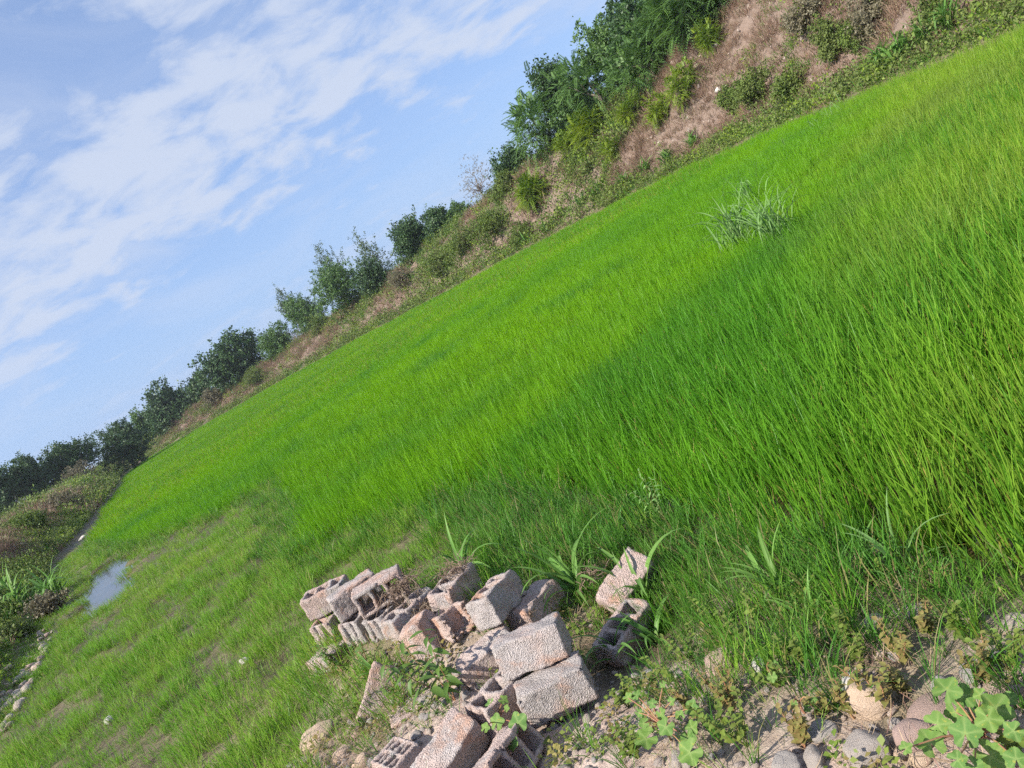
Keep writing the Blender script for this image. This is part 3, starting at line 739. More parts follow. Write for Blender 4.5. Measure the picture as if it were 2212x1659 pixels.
P = np.concatenate([Pn, Pm, Pf]); print('rice', len(Pn), len(Pm), len(Pf))
xs, ys = jgrid(-6, 4, 2, 13, .30, .30, .5); es, _ = sdist(xs, ys, RICE[1:13]); ms = ~inside(xs, ys, RICE) & (np.abs(es) < 1.1) & (RNG.random(len(xs)) < .55 * np.exp(-np.abs(es) / .5))
xs, ys = xs[ms], ys[ms]; P = np.concatenate([P, np.stack([xs, ys, ground_z(xs, ys)], 1)]); S3 = np.concatenate([S3, scls(len(xs), .45, .75)]); I3 = np.concatenate([I3, RNG.integers(0, 7, len(xs))])
hv = fbm(P[:, 0] * .25, P[:, 1] * .25, 90, 3); SS = np.concatenate([S1, S2, S3]) * (.80 + .36 * hv)[:, None]
scatter('rice_crop', rice_hi + rice_mid + rice_far, P, rots(len(P), .05), SS, np.concatenate([I1, I2, I3]), 'bright green rice crop filling the flooded field to the embankment', 'rice')

# ------------------------------------------------------------------ marsh and edge grass
gr_short = [tuft('grass_tuft', M['marsh'], 26, .10, .20, .0065, .30, .7, 2, 300 + i, .5) for i in range(5)]
gr_mid = [tuft('grass_tuft', M['marsh'], 30, .12, .32, .007, .22, .55, 3, 320 + i, .45) for i in range(4)]
gr_lush = [tuft('grass_tuft', M['lush'], 26, .09, .40, .0075, .25, .7, 3, 340 + i, .5) for i in range(4)]
x, y = jgrid(-20, 8, 1.6, 33, .105, .105, .5)
s, e, ep, b = zones(x, y); z = ground_z(x, y)
m = (s > -.5) & ~inside(x, y, RICE) & (b < 1.3) & (e < 0) & in_view(np.stack([x, y, z], 1), 260)
x, y, z, s = x[m], y[m], z[m], s[m]
cover = fbm(x * .8 + 3, y * .8 + 8, 55, 3); cl2 = fbm(x * 2.3, y * 2.3, 66, 2)
p = np.clip((cover * .6 + cl2 * .6 - .24) * 3.0, 0.58, 1) * sstep(-.5, .4, s + (cl2 - .5) * 1.2)
p = np.where(z < WATER_Z - .03, p * .25, p); p = np.where((x > -1.3) & (y < 9), np.clip(p * 1.9, 0, 1), p); rd = np.hypot(x, y); p = p * np.where(rd > 18, .35, np.where(rd > 12, .65, 1))
m = RNG.random(len(x)) < p; x, y, z, s, cover, cl2 = x[m], y[m], z[m], s[m], cover[m], cl2[m]; n = len(x)
red, _ = sdist(x, y, RICE[1:13]); red = np.abs(red)
tall = ((cl2 > .56) & (RNG.random(n) < .8)) | (RNG.random(n) < .12)
lush = ((x > -1.3) & (y < 9) & (RNG.random(n) < .8)) | ((red < .8) & (RNG.random(n) < .4))
idx = np.where(lush, RNG.integers(9, 13, n), np.where(tall, RNG.integers(5, 9, n), RNG.integers(0, 5, n)))
sc3 = scls(n, .5, .95) * (.62 + .5 * cl2)[:, None]; sc3 = np.where((lush & (s < .2))[:, None], sc3 * .75, sc3) * (1 + .45 * np.exp(-red / .45))[:, None]
print('marsh', n)
scatter('marsh_grass', gr_short + gr_mid + gr_lush, np.stack([x, y, z], 1), rots(n, .12), sc3, idx, 'short bright marsh grass between the rice and the stony bank', 'grass')
# taller thin grass among the blocks and at the soil edge
gr_edge = [tuft('grass_tuft', M['lush'], 14, .04, .42, .006, .30, .8, 4, 360 + i, .5) for i in range(4)] + [tuft('grass_tuft', M['marsh'], 12, .04, .28, .005, .4, .9, 3, 370 + i, .5) for i in range(4)]
x, y = jgrid(-4.2, 2.6, 1.5, 6.8, .115, .115, .5); s, e, ep, b = zones(x, y); z = ground_z(x, y); nn = fbm(x * 1.9, y * 1.9, 123, 3)
p = sstep(-1.5, .2, s + (nn - .5) * 1.8) * .9 * sstep(.28, .52, nn) + .03
dpile = np.abs(sdist(x, y, [(-2.3, 6.0), (-1.2, 4.9), (-.9, 3.6)])[0]); p = np.where(dpile < .2, p * .35, p)
m = (s < 1.0) & (RNG.random(len(x)) < p); x, y, z = x[m], y[m], z[m]; n = len(x); print('edge', n)
scatter('verge_grass', gr_edge, np.stack([x, y, z], 1), rots(n, .15), scls(n, .35, .8), RNG.integers(0, 8, n), 'loose green grass on the stony verge and around the blocks', 'grass')
# straw and dead stems
lit = []
for i in range(5):
    g = np.random.default_rng(500 + i); a = Acc()
    for k in range(16):
        pp = np.array([*g.normal(0, .07, 2), g.uniform(.0, .02)]); az = g.random() * 6.28
        blade(a, pp, az, g.uniform(.04, .16), .0028, 1.35 + g.normal(0, .15), g.normal(0, .3), 3, g.random(), g.normal(0, 1), g)
    lit.append(a.mesh('straw_litter', M['straw']))
x, y = jgrid(-4, 2.5, 1.4, 6.4, .085, .085, .5); s, e, ep, b = zones(x, y); z = ground_z(x, y); nn = fbm(x * 2.1, y * 2.1, 223, 3)
m = (s < .5) & (RNG.random(len(x)) < sstep(.38, .62, nn) * .8); x, y, z = x[m], y[m], z[m]; n = len(x); print('litter', n)
scatter('straw_litter', lit, np.stack([x, y, z + .004], 1), rots(n, .1), scls(n, .6, 1.2), RNG.integers(0, 5, n), 'dry straw and dead stems littering the soil', 'straw')
# small creeping weeds
def rosette(seed, n, mat, size):
    g = np.random.default_rng(seed); Q = []; 
    for k in range(n):
        az = g.random() * 6.28; r0 = g.uniform(.005, .07); el = g.uniform(-.1, .7); L = size * g.uniform(.5, 1.2); w = L * .32
        d_ = np.array([math.cos(az) * math.cos(el), math.sin(az) * math.cos(el), math.sin(el)]); sd_ = np.array([-math.sin(az), math.cos(az), g.normal(0, .3)])
        p = np.array([math.cos(az) * r0, math.sin(az) * r0, g.uniform(.005, .06)])
        Q.append([p, p + d_ * L * .5 + sd_ * w, p + d_ * L - [0, 0, L * .2], p + d_ * L * .5 - sd_ * w])
    a = Acc(); a.quads(np.array(Q), g.random(n)); return a.mesh('creeping_weed', mat)
ros = [rosette(600 + i, 26, M['weed'] if i < 3 else M['olive'], .035) for i in range(6)]
x, y = jgrid(-4, 2.6, 1.4, 7.2, .12, .12, .5); s, e, ep, b = zones(x, y); z = ground_z(x, y); nn = fbm(x * 1.5, y * 1.5, 323, 3)
m = (s < .5) & (RNG.random(len(x)) < sstep(.40, .60, nn) * .62); x, y, z = x[m], y[m], z[m]; n = len(x); print('ros', n)
scatter('creeping_weeds', ros, np.stack([x, y, z], 1), rots(n, .15), scls(n, .6, 1.5), RNG.integers(0, 6, n), 'low creeping weeds with small leaves between the stones', 'weeds')
# gravel
peb = [stone_mesh('pebble', 700 + i, 2, M['gravel'], .2) for i in range(8)]
x, y = jgrid(-4.2, 2.6, 1.4, 6.2, .04, .04, .5); s, e, ep, b = zones(x, y); z = ground_z(x, y); nn = fbm(x * 2.6, y * 2.6, 423, 3)
m = (s < .2) & (RNG.random(len(x)) < sstep(.30, .60, nn) * .9 * (1 - sstep(-.8, .2, s))); x, y, z = x[m], y[m], z[m]; n = len(x); print('gravel', n)
ps = .006 + .036 * RNG.random(n) ** 3.2; Sg = np.stack([ps, ps * RNG.uniform(.6, 1, n), ps * RNG.uniform(.4, .8, n)], 1)
scatter('gravel', peb, np.stack([x, y, z + ps * .15], 1), rots(n, .3), Sg, RNG.integers(0, 8, n), 'pinkish grey gravel scattered over the soil', 'gravel')

# ------------------------------------------------------------------ sight-line helpers for things on the slopes
_T = np.concatenate([np.linspace(1.5, 12, 300), np.geomspace(12.02, 320, 900)])
def hit(px, py):                                           # where a sight line meets the ground
    r = ray(px, py); r = r / np.linalg.norm(r); Q = r[None] * _T[:, None] + [0, 0, CAM_H]
    b = np.where(Q[:, 2] < ground_z(Q[:, 0], Q[:, 1]))[0]
    return Q[b[0]] if len(b) else Q[-1]
def bank_dist(px, py, e0):                                 # distance at which a sight line is e0 metres beyond the embankment foot
    r = ray(px, py); r = r / np.linalg.norm(r); Q = r[None] * _T[:, None]
    _, e, _, _ = zones(Q[:, 0], Q[:, 1]); b = np.where(e > e0)[0]
    return _T[b[0]] if len(b) else 120.

# ------------------------------------------------------------------ trees
def leaf_quads(P, N, size, g, droop=.25):
    k = len(P); d = g.normal(0, 1, (k, 3)); d[:, 2] -= droop; d += N * .5; d /= np.linalg.norm(d, axis=1)[:, None]
    s = np.cross(d, g.normal(0, 1, (k, 3)) + N); s /= np.linalg.norm(s, axis=1)[:, None] + 1e-9
    L = size * g.uniform(.6, 1.3, k)[:, None]; w = L * g.uniform(.26, .42, k)[:, None]
    return np.stack([P, P + d * L * .5 + s * w, P + d * L, P + d * L * .5 - s * w], 1)
def crown_lobes(rx, ry, rz, n, g, top=.0):
    C = []
    for i in range(n):
        v = g.normal(0, 1, 3); v /= np.linalg.norm(v); rr = g.uniform(.35, .78)
        C.append((v * rr * np.array([rx, ry, rz]), g.uniform(.32, .56)))
    return C
def limb(a, p0, p1, r0, r1, g, wob=.08, n=5, k=6):
    p0, p1 = np.array(p0, float), np.array(p1, float); L = np.linalg.norm(p1 - p0); t = np.linspace(0, 1, n)
    pts = p0 + (p1 - p0) * t[:, None] + g.normal(0, wob * L, (n, 3)) * (t * (1 - t) * 2)[:, None]
    a.tube(pts, r0 + (r1 - r0) * t, k, g.random())
def tree(px, py, rxp, rzp, d, kind, lab, seed, dens=1.0, cat='tree', grp='trees along the top of the embankment', name='tree', trunk_up=.0):
    g = np.random.default_rng(seed); c = atd(px, py, d); k = d / FPX * ((1.22 if d < 72 else 1.05) if cat == 'tree' else 1.1); rx, rz = rxp * k, rzp * k
    z0 = gz(c[0], c[1]); ch = max(c[2] - z0, rz * .55)
    root = link(name, None); root.location = (c[0], c[1], z0 - .1); root.rotation_euler = (0, 0, 0)
    a = Acc(); tr = max(.05, .055 * rz) + .03
    lobes = crown_lobes(rx, rx, rz, {'poplar': 9}.get(kind, 13), g)
    fork = np.array([g.normal(0, .1 * rx), g.normal(0, .1 * rx), max(ch - rz * .45, .3 * ch) + .1])
    limb(a, (0, 0, 0), fork, tr, tr * .7, g, .05)
    for lc, lr in lobes: limb(a, fork, lc + [0, 0, ch + .1], tr * .45, tr * .1, g, .10)
    tk = link('trunk', a.mesh('trunk', M['bark'], True), root)
    cr = Acc()
    if kind == 'pinnate':
        nf = int(620 * dens); Pc = []; Dc = []
        for lc, lr in lobes + [(np.zeros(3), .7)]:
            v = g.normal(0, 1, (nf // 12, 3)); v[:, 2] = v[:, 2] * .9 + .25; v /= np.linalg.norm(v, axis=1)[:, None]
            R = lr * np.array([rx, rx, rz]); Pc.append(lc + v * R * g.uniform(.45, 1., (len(v), 1)) + [0, 0, ch + .1]); Dc.append(v)
        Pc, Dc = np.concatenate(Pc), np.concatenate(Dc)
        FL = 1.0 if rx > 1.2 else .5
        for p, dd in zip(Pc, Dc):
            dd = dd + g.normal(0, .35, 3) + [0, 0, .1]; dd /= np.linalg.norm(dd); L = FL * g.uniform(.7, 1.2); t = np.linspace(.12, 1, 9)
            C = p + dd * (t * L)[:, None] - np.array([0, 0, 1]) * (t ** 2 * L * .32 * g.uniform(.4, 1.6))[:, None]
            ax = np.cross(dd, [0, 0, 1]); ax /= np.linalg.norm(ax) + 1e-9
            ll = L * .30 * (1 - .45 * t)[:, None]; Q = []
            for sg in (-1, 1):
                o = (ax * sg * .85 + dd * .45 - np.array([0, 0, .35])); o /= np.linalg.norm(o); w = dd * .2
                Q.append(np.stack([C, C + o * ll * .45 + w * ll, C + o * ll, C + o * ll * .45 - w * ll], 1))
            Q = np.concatenate(Q); cr.quads(Q, np.clip(g.random() * .7 + g.uniform(0, .3, len(Q)), 0, 1))
        mat = M['tree_ail'] if cat == 'tree' else M['sapling']
    elif kind == 'poplar':
        for lc, lr in lobes + [(np.array([0, 0, rz * q]), .3) for q in (-.5, -.1, .3, .7)]:
            for s in range(int(9 * dens)):                 # ascending sprays
                p = lc + g.normal(0, 1, 3) * np.array([rx, rx, rz]) * .16; n_ = 26; t = g.random(n_)
                u = np.array([g.normal(0, .3), g.normal(0, .3), 1.]); L = rz * .42
                Q = p + u * (t * L)[:, None] + g.normal(0, .09 * rx + .05, (n_, 3)) * (1.1 - t)[:, None] + [0, 0, ch + .1]
                cr.quads(leaf_quads(Q, np.tile(u, (n_, 1)), .20, g, .1), np.clip(g.random() * .6 + g.random(n_) * .4, 0, 1))
        mat = M['tree_pop']
    else:
        sz = {'dark': .24, 'mid': .22, 'bush': .13, 'drybush': .12}[kind]; area = (rx * rx + 2 * rx * rz) * 3.1
        sz = max(sz * .55, sz * min(1., .5 + rx / 5)) * (1 if d < 130 else 1.8); nl = int(min(17000, area / (sz * sz) * 14.0) * dens); ncl = max(30, nl // 26)
        pk = []
        for lc, lr in lobes + [(np.zeros(3), .6)]:
            v = g.normal(0, 1, (ncl // 14 + 1, 3)); v /= np.linalg.norm(v, axis=1)[:, None]
            pk.append(np.concatenate([lc + v * lr * np.array([rx, rx, rz]) * g.uniform(.55, 1.08, (len(v), 1)), v], 1))
        pk = np.concatenate(pk)
        for q in pk:                                       # one leafy twig per clump
            n_ = 24; tw = q[3:] * .7 + g.normal(0, .45, 3) + [0, 0, .15]; t = g.random(n_) ** .8
            P_ = q[:3] + tw * (t * sz * 2.6)[:, None] + g.normal(0, sz * .55, (n_, 3)) + [0, 0, ch + .1]
            cr.quads(leaf_quads(P_, np.tile(q[3:], (n_, 1)), sz, g), np.clip(g.random() * .65 + g.random(n_) * .35, 0, 1))
        mat = {'dark': M['tree_dark'], 'mid': M['tree_mid'], 'bush': M['scrub'], 'drybush': M['drybush']}[kind]
    link('crown', cr.mesh('crown', mat), root)
    return tag(root, lab, cat, grp)
TREES = [
 (1345, 105, 62, 62, 9, 'mid', 'bushy green tree behind the pale feathery tree, near the top edge'),
 (1465, 140, 55, 55, 8, 'pinnate', 'feathery tree squeezed between the dense blue-green tree and the slope'),
 (1250, 240, 48, 46, 8, 'mid', 'rounded green tree between the dark spreading tree and the pale feathery tree'),
 (1560, 15, 40, 45, 7, 'pinnate', 'pinnate-leaved tree top at the upper edge beside the bare slope'),
 # crown centre and half sizes as seen, metres beyond the foot, kind, label
 (1400, 70, 85, 95, 9, 'dark', 'dense blue-green tree at the top edge, left of the brown slope'),
 (1500, 25, 70, 75, 9, 'mid', 'tall green tree cut by the top edge, highest on the embankment'),
 (1420, 180, 78, 70, 6.5, 'pinnate', 'feathery-leaved tree leaning over the brown slope below the dense blue-green tree'),
 (1515, 110, 55, 75, 6.0, 'pinnate', 'bright pinnate-leaved tree at the upper left rim of the bare slope'),
 (1300, 190, 72, 72, 7, 'pinnate', 'pale feathery tree between two darker trees on the embankment'),
 (1205, 190, 40, 45, 9, 'dark', 'fine-leaved grey-green tree top rising behind the dark spreading tree'),
 (1165, 265, 62, 78, 7, 'pinnate', 'dark spreading tree with drooping feathery leaves standing out against the sky'),
 (1105, 360, 36, 30, 8, 'dark', 'low flat-topped tree left of the dark spreading tree'),
 (893, 520, 42, 56, 8, 'dark', 'pointed dark tree with ragged top in the middle of the embankment'),
 (950, 483, 34, 36, 9, 'dark', 'pointed dark tree right behind the ragged-topped one'),
 (992, 470, 30, 24, 10, 'mid', 'pale round tree top peeping over the crest beside the pointed trees'),
 (722, 590, 36, 52, 9, 'poplar', 'left one of two feathery poplars against the sky'),
 (803, 565, 36, 55, 9, 'poplar', 'right one of two feathery poplars against the sky'),
 (755, 655, 62, 66, 6, 'mid', 'broad dense green tree below the two poplars'),
 (825, 632, 32, 48, 6, 'dark', 'slender dark tree at the right of the broad dense tree'),
 (627, 668, 22, 42, 10, 'poplar', 'narrow wind-bent poplar left of the grey-green tree'),
 (665, 690, 42, 48, 9, 'mid', 'grey-green rounded tree beside the wind-bent poplar'),
 (612, 762, 38, 36, 8, 'mid', 'low bushy tree below the wind-bent poplar'),
 (522, 808, 60, 56, 8, 'dark', 'big round dark tree with a slanting bare trunk, left half of the bank'),
 (437, 850, 26, 32, 10, 'dark', 'small dark tree between two big dark round trees'),
 (385, 898, 56, 42, 8, 'dark', 'spreading dark tree left of the small dark tree'),
 (322, 950, 26, 32, 9, 'mid', 'small dull green tree in the gap of the far tree row'),
]
for i, (px, py, rx, rz, e0, kind, lab) in enumerate(TREES):
    tree(px, py, rx, rz, bank_dist(px, py, e0), kind, lab, 900 + i)
for i, (px, py, rx, rz, d, lab) in enumerate([
  (262, 968, 50, 46, 125, 'massive dark round tree, last big one before the left bank'),
  (150, 1000, 46, 44, 120, 'broad dark tree behind the weedy left bank'),
  (62, 1035, 44, 42, 118, 'dark tree left of the broad one behind the left bank'),
  (-12, 1070, 42, 40, 115, 'dark tree cut by the left edge of the picture')]):
    tree(px, py, rx, rz, d, 'dark', lab, 950 + i, grp='dark trees behind the left bank', dens=1.15)

# ------------------------------------------------------------------ shrubs and saplings on the slopes
SHRUB = [ # foot pixel, half width, half height (px), kind, label
 (1490, 215, 36, 46, 'pinnate', 'yellow-green sapling hanging over the bare slope below the bright tree'),
 (1545, 105, 26, 40, 'pinnate', 'yellowish sapling at the left rim of the bare brown slope'),
 (1440, 250, 34, 30, 'pinnate', 'yellow-green sapling low on the slope under the feathery tree'),
 (1380, 255, 30, 30, 'pinnate', 'light green sapling on the slope between the feathery trees'),
 (1280, 310, 36, 32, 'pinnate', 'light sapling right of the dark spreading tree'),
 (1235, 330, 28, 28, 'pinnate', 'small yellow-green sapling at the foot of the dark spreading tree'),
 (1165, 440, 34, 34, 'pinnate', 'bright leafy sapling in the scrub on the middle of the slope'),
 (1330, 330, 22, 20, 'pinnate', 'little sapling on the pale stony part of the slope'),
 (1045, 405, 46, 40, 'drybush', 'pale twiggy bush on the skyline left of the trees'),
 (1100, 420, 40, 30, 'bush', 'olive scrub bush beside the twiggy bush'),
 (1075, 500, 44, 34, 'bush', 'wide green bramble thicket halfway up the slope'),
 (1010, 540, 40, 28, 'bush', 'bramble thicket left of the wide one above the rice'),
 (1130, 520, 32, 22, 'bush', 'green bush close above the rice edge'),
 (960, 585, 34, 22, 'bush', 'low bramble below the pointed dark trees'),
 (880, 620, 28, 24, 'drybush', 'brownish dry bush left of the pointed dark trees'),
 (1650, 215, 40, 30, 'bush', 'creeper-covered bush at the foot of the bare slope'),
 (1720, 200, 34, 24, 'bush', 'small leafy bush right of the creeper-covered bush'),
 (1600, 235, 26, 26, 'bush', 'dark green bush above the pale stones'),
 (1810, 110, 34, 40, 'bush', 'green bush in the brown scrub toward the upper right'),
 (1900, 60, 40, 40, 'drybush', 'dry brown bush above the bright reeds at upper right'),
 (1860, 95, 30, 26, 'bush', 'thin green bush beside the dry brown bush'),
 (2030, 40, 36, 26, 'bush', 'leafy bush at the top edge near the white boulder'),
 (1760, 40, 40, 26, 'drybush', 'dry bush high on the bare slope at the top edge'),
 (640, 740, 28, 20, 'drybush', 'straw-coloured bush below the grey-green tree'),
 (700, 715, 26, 22, 'bush', 'small bush at the foot of the broad dense tree'),
 (560, 825, 30, 18, 'bush', 'low weedy bush right of the big round dark tree'),
 (470, 870, 24, 18, 'drybush', 'pinkish dry bush between the far dark trees'),
 (170, 1045, 40, 26, 'drybush', 'dry leafy bush crowning the left bank'),
 (95, 1085, 40, 28, 'bush', 'yellowish bush on the left bank near the edge'),
 (30, 1120, 42, 28, 'drybush', 'dry brown bush on the left bank at the picture edge'),
 (140, 1110, 36, 24, 'drybush', 'straw-coloured bush on the side of the left bank'),
 (70, 1150, 40, 26, 'bush', 'green-yellow bush lower on the left bank'),
 (110, 1330, 30, 20, 'drybush', 'low dry bush above the cobble heap'),
 (30, 1385, 34, 20, 'bush', 'trailing weed bush on top of the cobble heap'),
]
for i, (px, py, rx, rz, kind, lab) in enumerate(SHRUB):
    q = hit(px, py); d = float(np.linalg.norm(q - [0, 0, CAM_H]))
    tree(px - .5 * rz * .5, py - .86 * rz * .5, rx, rz, d, kind, lab, 1000 + i, dens=.75 if kind == 'pinnate' else .6, cat='shrub', grp='shrubs on the slopes', name='shrub')

# ------------------------------------------------------------------ dry grass, stones and undergrowth on the slopes (too many to count)
dry = [tuft('dry_tuft', M['drygrass'], 34, .24, .55, .020, .5, .9, 2, 1100 + i, .5) for i in range(5)]
grn = [tuft('green_tuft', M['lush'], 20, .18, .50, .018, .35, .9, 2, 1120 + i, .5) for i in range(3)]
scr = []
for i in range(4):
    g = np.random.default_rng(1140 + i); a = Acc(); P_ = g.normal(0, 1, (90, 3)) * [.26, .26, .16] + [0, 0, .2]
    a.quads(leaf_quads(P_, g.normal(0, 1, (90, 3)) * .5 + [0, 0, .6], .10, g), g.random(90)); scr.append(a.mesh('scrub_clump', M['scrub'] if i < 3 else M['sapling']))
rk = [stone_mesh('slope_stone', 1160 + i, 2, M['stone'], .2) for i in range(3)]
def slope_points(x0, x1, y0, y1, st):
    x, y = jgrid(x0, x1, y0, y1, st, st, .5); _, e, _, b = zones(x, y)
    m = ((e > .25) & (e < 10)) | ((b > .15) & (b < 8) & (y < 130)); x, y, e, b = x[m], y[m], e[m], b[m]; z = ground_z(x, y)
    m = in_view(np.stack([x, y, z], 1), 200); return x[m], y[m], z[m], e[m], b[m]
A1 = slope_points(12, 28, 8, 62, .24); A2 = slope_points(-30, -8, 4, 50, .22); A3 = slope_points(-85, 28, 50, 150, .48)
x, y, z, e, b = [np.concatenate(v) for v in zip(A1, A2, A3)]
big = np.concatenate([np.ones(len(A1[0])), np.ones(len(A2[0])) * .8, np.ones(len(A3[0])) * 1.7])
n1 = fbm(x * .35, y * .35, 71, 3); n2 = fbm(x * .16 + 7, y * .16, 72, 2); u = RNG.random(len(x)); ed = np.where(e > 0, e, b)
pd_ = .55 + sstep(.30, .50, n1) * .45; m = (u < pd_) | (ed < 1.5); x, y, z, e, b, ed, n1, n2, big = [v[m] for v in (x, y, z, e, b, ed, n1, n2, big)]; n = len(x)
far = sstep(45, 75, y)
pg = np.clip(sstep(1.9, .7, ed) * .95 * np.where(b > 0, .5, 1) + sstep(.44, .62, n2) * .65 + far * .25 - (b > 0) * .05, .04, .95)
u = RNG.random(n); v = RNG.random(n); idx = np.where(u < pg, np.where(v < .5, RNG.integers(5, 8, n), RNG.integers(8, 12, n)), RNG.integers(0, 5, n))
st_ = (RNG.random(n) < .05) & (u >= pg); idx = np.where(st_, RNG.integers(12, 15, n), idx)
sc4 = scls(n, .7, 1.25) * big[:, None]; sc4 = np.where(st_[:, None], RNG.uniform(.04, .14, (n, 1)), sc4)
print('slope', n)
scatter('slope_undergrowth', dry + grn + scr + rk, np.stack([x, y, z], 1), rots(n, .18), sc4, idx, 'dry brown grass, stones and green undergrowth covering the embankment and left bank', 'undergrowth')

# ------------------------------------------------------------------ broad-bladed grass clumps and reeds
def wide_blade(seed, w=.030, bend=1.5, th0=.25):
    g = np.random.default_rng(seed); n = 11; t = np.linspace(0, 1, n); th = th0 + bend * t ** 1.5; thm = (th[:-1] + th[1:]) / 2
    hx = np.concatenate([[0], np.cumsum(np.sin(thm) / (n - 1))]); hz = np.concatenate([[0], np.cumsum(np.cos(thm) / (n - 1))])
    sw = g.normal(0, .05) * t ** 2; wd = w * np.minimum(1, .4 + 2.5 * t) * (1 - t ** 2.6) + .0008
    C = np.stack([hx, sw, hz], 1); up = np.stack([-np.cos(th), 0 * th, np.sin(th)], 1)
    V = np.concatenate([C + up * wd[:, None] * .35 - np.array([0, 1, 0]) * wd[:, None], C, C + up * wd[:, None] * .35 + np.array([0, 1, 0]) * wd[:, None]])
    i = np.arange(n - 1); F_ = np.concatenate([np.stack([i, i + n, i + n + 1, i + 1], 1), np.stack([i + n, i + 2 * n, i + 2 * n + 1, i + n + 1], 1)])
    return mesh_np('blade', V, F_, None, {'t': np.tile(t, 3), 'r': np.full(3 * n, .2 + .8 * g.random())}, True)
WB = [wide_blade(1200 + i, .026 + .006 * (i % 3), [.7, 1.3, 1.9, 1.1, 1.6, 2.2][i % 6], [.1, .25, .35, .5, .2, .4][i % 6]) for i in range(12)]
WBM = {}
def wb(i, mat):
    k_ = (i, mat)
    if k_ not in WBM: me = WB[i].copy(); me.materials.append(M[mat]); WBM[k_] = me
    return WBM[k_]
def broad_clump(p, L, n, mat, lab, seed, cat='grass clump', grp='broad-bladed grass clumps', name='broad_grass_clump', wide=1., stack=1):
    g = np.random.default_rng(seed); root = link(name, None); root.location = tuple(p)
    for i in range(n):
        l = L * g.uniform(.6, 1.2); q = link('blade', wb(int(g.integers(0, 12)), mat), root); h = g.random() * L * .35 * (stack > 1)
        pose(q, (g.normal(0, .02 * stack), g.normal(0, .02 * stack), h - .01), (g.normal(0, .1), g.normal(0, .12), g.random() * 6.28), (l, l * wide, l))
    return tag(root, lab, cat, grp)
def onground(px, py):
    q = hit(px, py); return (q[0], q[1], gz(q[0], q[1]))
broad_clump(onground(1262, 1290), .62, 16, 'reed', 'large arching broad-bladed grass behind the centre of the block pile', 1)
broad_clump(onground(1010, 1262), .55, 14, 'reed', 'broad-bladed grass clump behind the beige root-covered block', 2)
broad_clump(onground(1405, 1300), .55, 10, 'reed', 'broad-bladed grass shooting up behind the rusty tilted block', 3)
broad_clump(onground(1690, 1292), .40, 13, 'reed', 'broad-bladed grass clump with curved blades below the rice', 4)
broad_clump(onground(1960, 1235), .38, 8, 'palereed', 'pale arching grass clump at the muddy paddy edge', 5)
broad_clump(onground(1765, 1345), .30, 8, 'reed', 'spiky light green grass below the curved clump', 6)
broad_clump(onground(1345, 1425), .40, 9, 'reed', 'broad-bladed grass at the right side of the tilted pink block', 7)
broad_clump(onground(1420, 1395), .38, 9, 'reed', 'broad-bladed grass in front of the sunken grey block', 8)
broad_clump(onground(1880, 1255), .30, 7, 'reed', 'small broad-bladed grass left of the pale arching clump', 9)
broad_clump(onground(830, 1475), .30, 10, 'reed', 'small grass clump left of the upright orange block', 10)
for i, (px, py, L, n, lab) in enumerate([(1585, 485, .85, 64, 'big pale reed clump standing in the rice, left stem group'), (1655, 470, .75, 60, 'pale reed clump standing in the rice, right and lower'), (1605, 400, .7, 24, 'tall pale reed shoot above the big pale clump in the rice'),
    (1775, 240, .55, 10, 'pale reed sticking out of the rice near the embankment'), (1815, 215, .55, 8, 'pale reed beyond the other one near the embankment'), (1690, 300, .5, 7, 'faint pale reed in the rice left of the taller ones')]):
    p = at(px, py, .10); broad_clump((p[0], p[1], -.3 if i < 3 else -.2), L, n, 'palereed', lab, 20 + i, 'reed', 'pale reeds in the rice', 'pale_reed', .55, 8)
RD = [(1300, 425, 'dark reed clump at the embankment foot, left of the tall one'), (1355, 405, 'dark reed clump at the embankment foot below the stony patch'), (1262, 450, 'low dark reed clump at the embankment foot'), (1450, 350, 'bright reed clump beside the lone pale stone'),
      (1400, 375, 'reed clump in the gap right of the stony patch'), (1960, 130, 'tall bright reed clump below the dry brown bush'), (2010, 100, 'bright reed clump left of the white boulder'), (2060, 70, 'reed clump close to the white boulder'), (1915, 150, 'reed clump left of the tall bright one'),
      (1180, 505, 'pale green reed clump at the rice edge under the bramble'), (1140, 530, 'yellow-green reed clump at the rice edge'), (1500, 320, 'low reed clump between the stones and the bare slope'), (60, 1320, 'tall grass clump on the left bank at the picture edge'), (125, 1300, 'yellow-green tall grass on the left bank above the puddle'), (30, 1300, 'long-bladed grass leaning out of the left bank')]
for i, (px, py, lab) in enumerate(RD):
    p = onground(px, py); dd = math.hypot(p[0], p[1])
    broad_clump(p, 1.0 if dd > 20 else .75, 36, 'reed', lab, 40 + i, 'reed', 'reeds at the foot of the slopes', 'reed_clump', 1.5, 8)

# ------------------------------------------------------------------ leafy weeds
def leaf_mesh(name, mat, shape, seed, serr=.0):
    """flat leaf along +Y from its stalk at the origin, folded on the midrib"""
    g = np.random.default_rng(seed); n = 9; t = np.linspace(0, 1, n)
    w = {'ovate': .34 * np.sin(np.pi * t ** .75) ** .9, 'lance': .15 * np.sin(np.pi * t ** .7)}[shape] * (1 + serr * ((np.arange(n) % 2) - .5)) + .004
    z = -.25 * t ** 2 + g.normal(0, .01, n); y_ = t * np.sqrt(1 - .1 * t)
    V = np.concatenate([np.stack([-w, y_, z + w * .35], 1), np.stack([0 * w, y_, z], 1), np.stack([w, y_, z + w * .35], 1)])
    i = np.arange(n - 1); F_ = np.concatenate([np.stack([i, i + n, i + n + 1, i + 1], 1), np.stack([i + n, i + 2 * n, i + 2 * n + 1, i + n + 1], 1)])
    return mesh_np(name, V, F_, mat, {'r': np.full(3 * n, g.random()), 't': np.tile(t, 3)}, True)
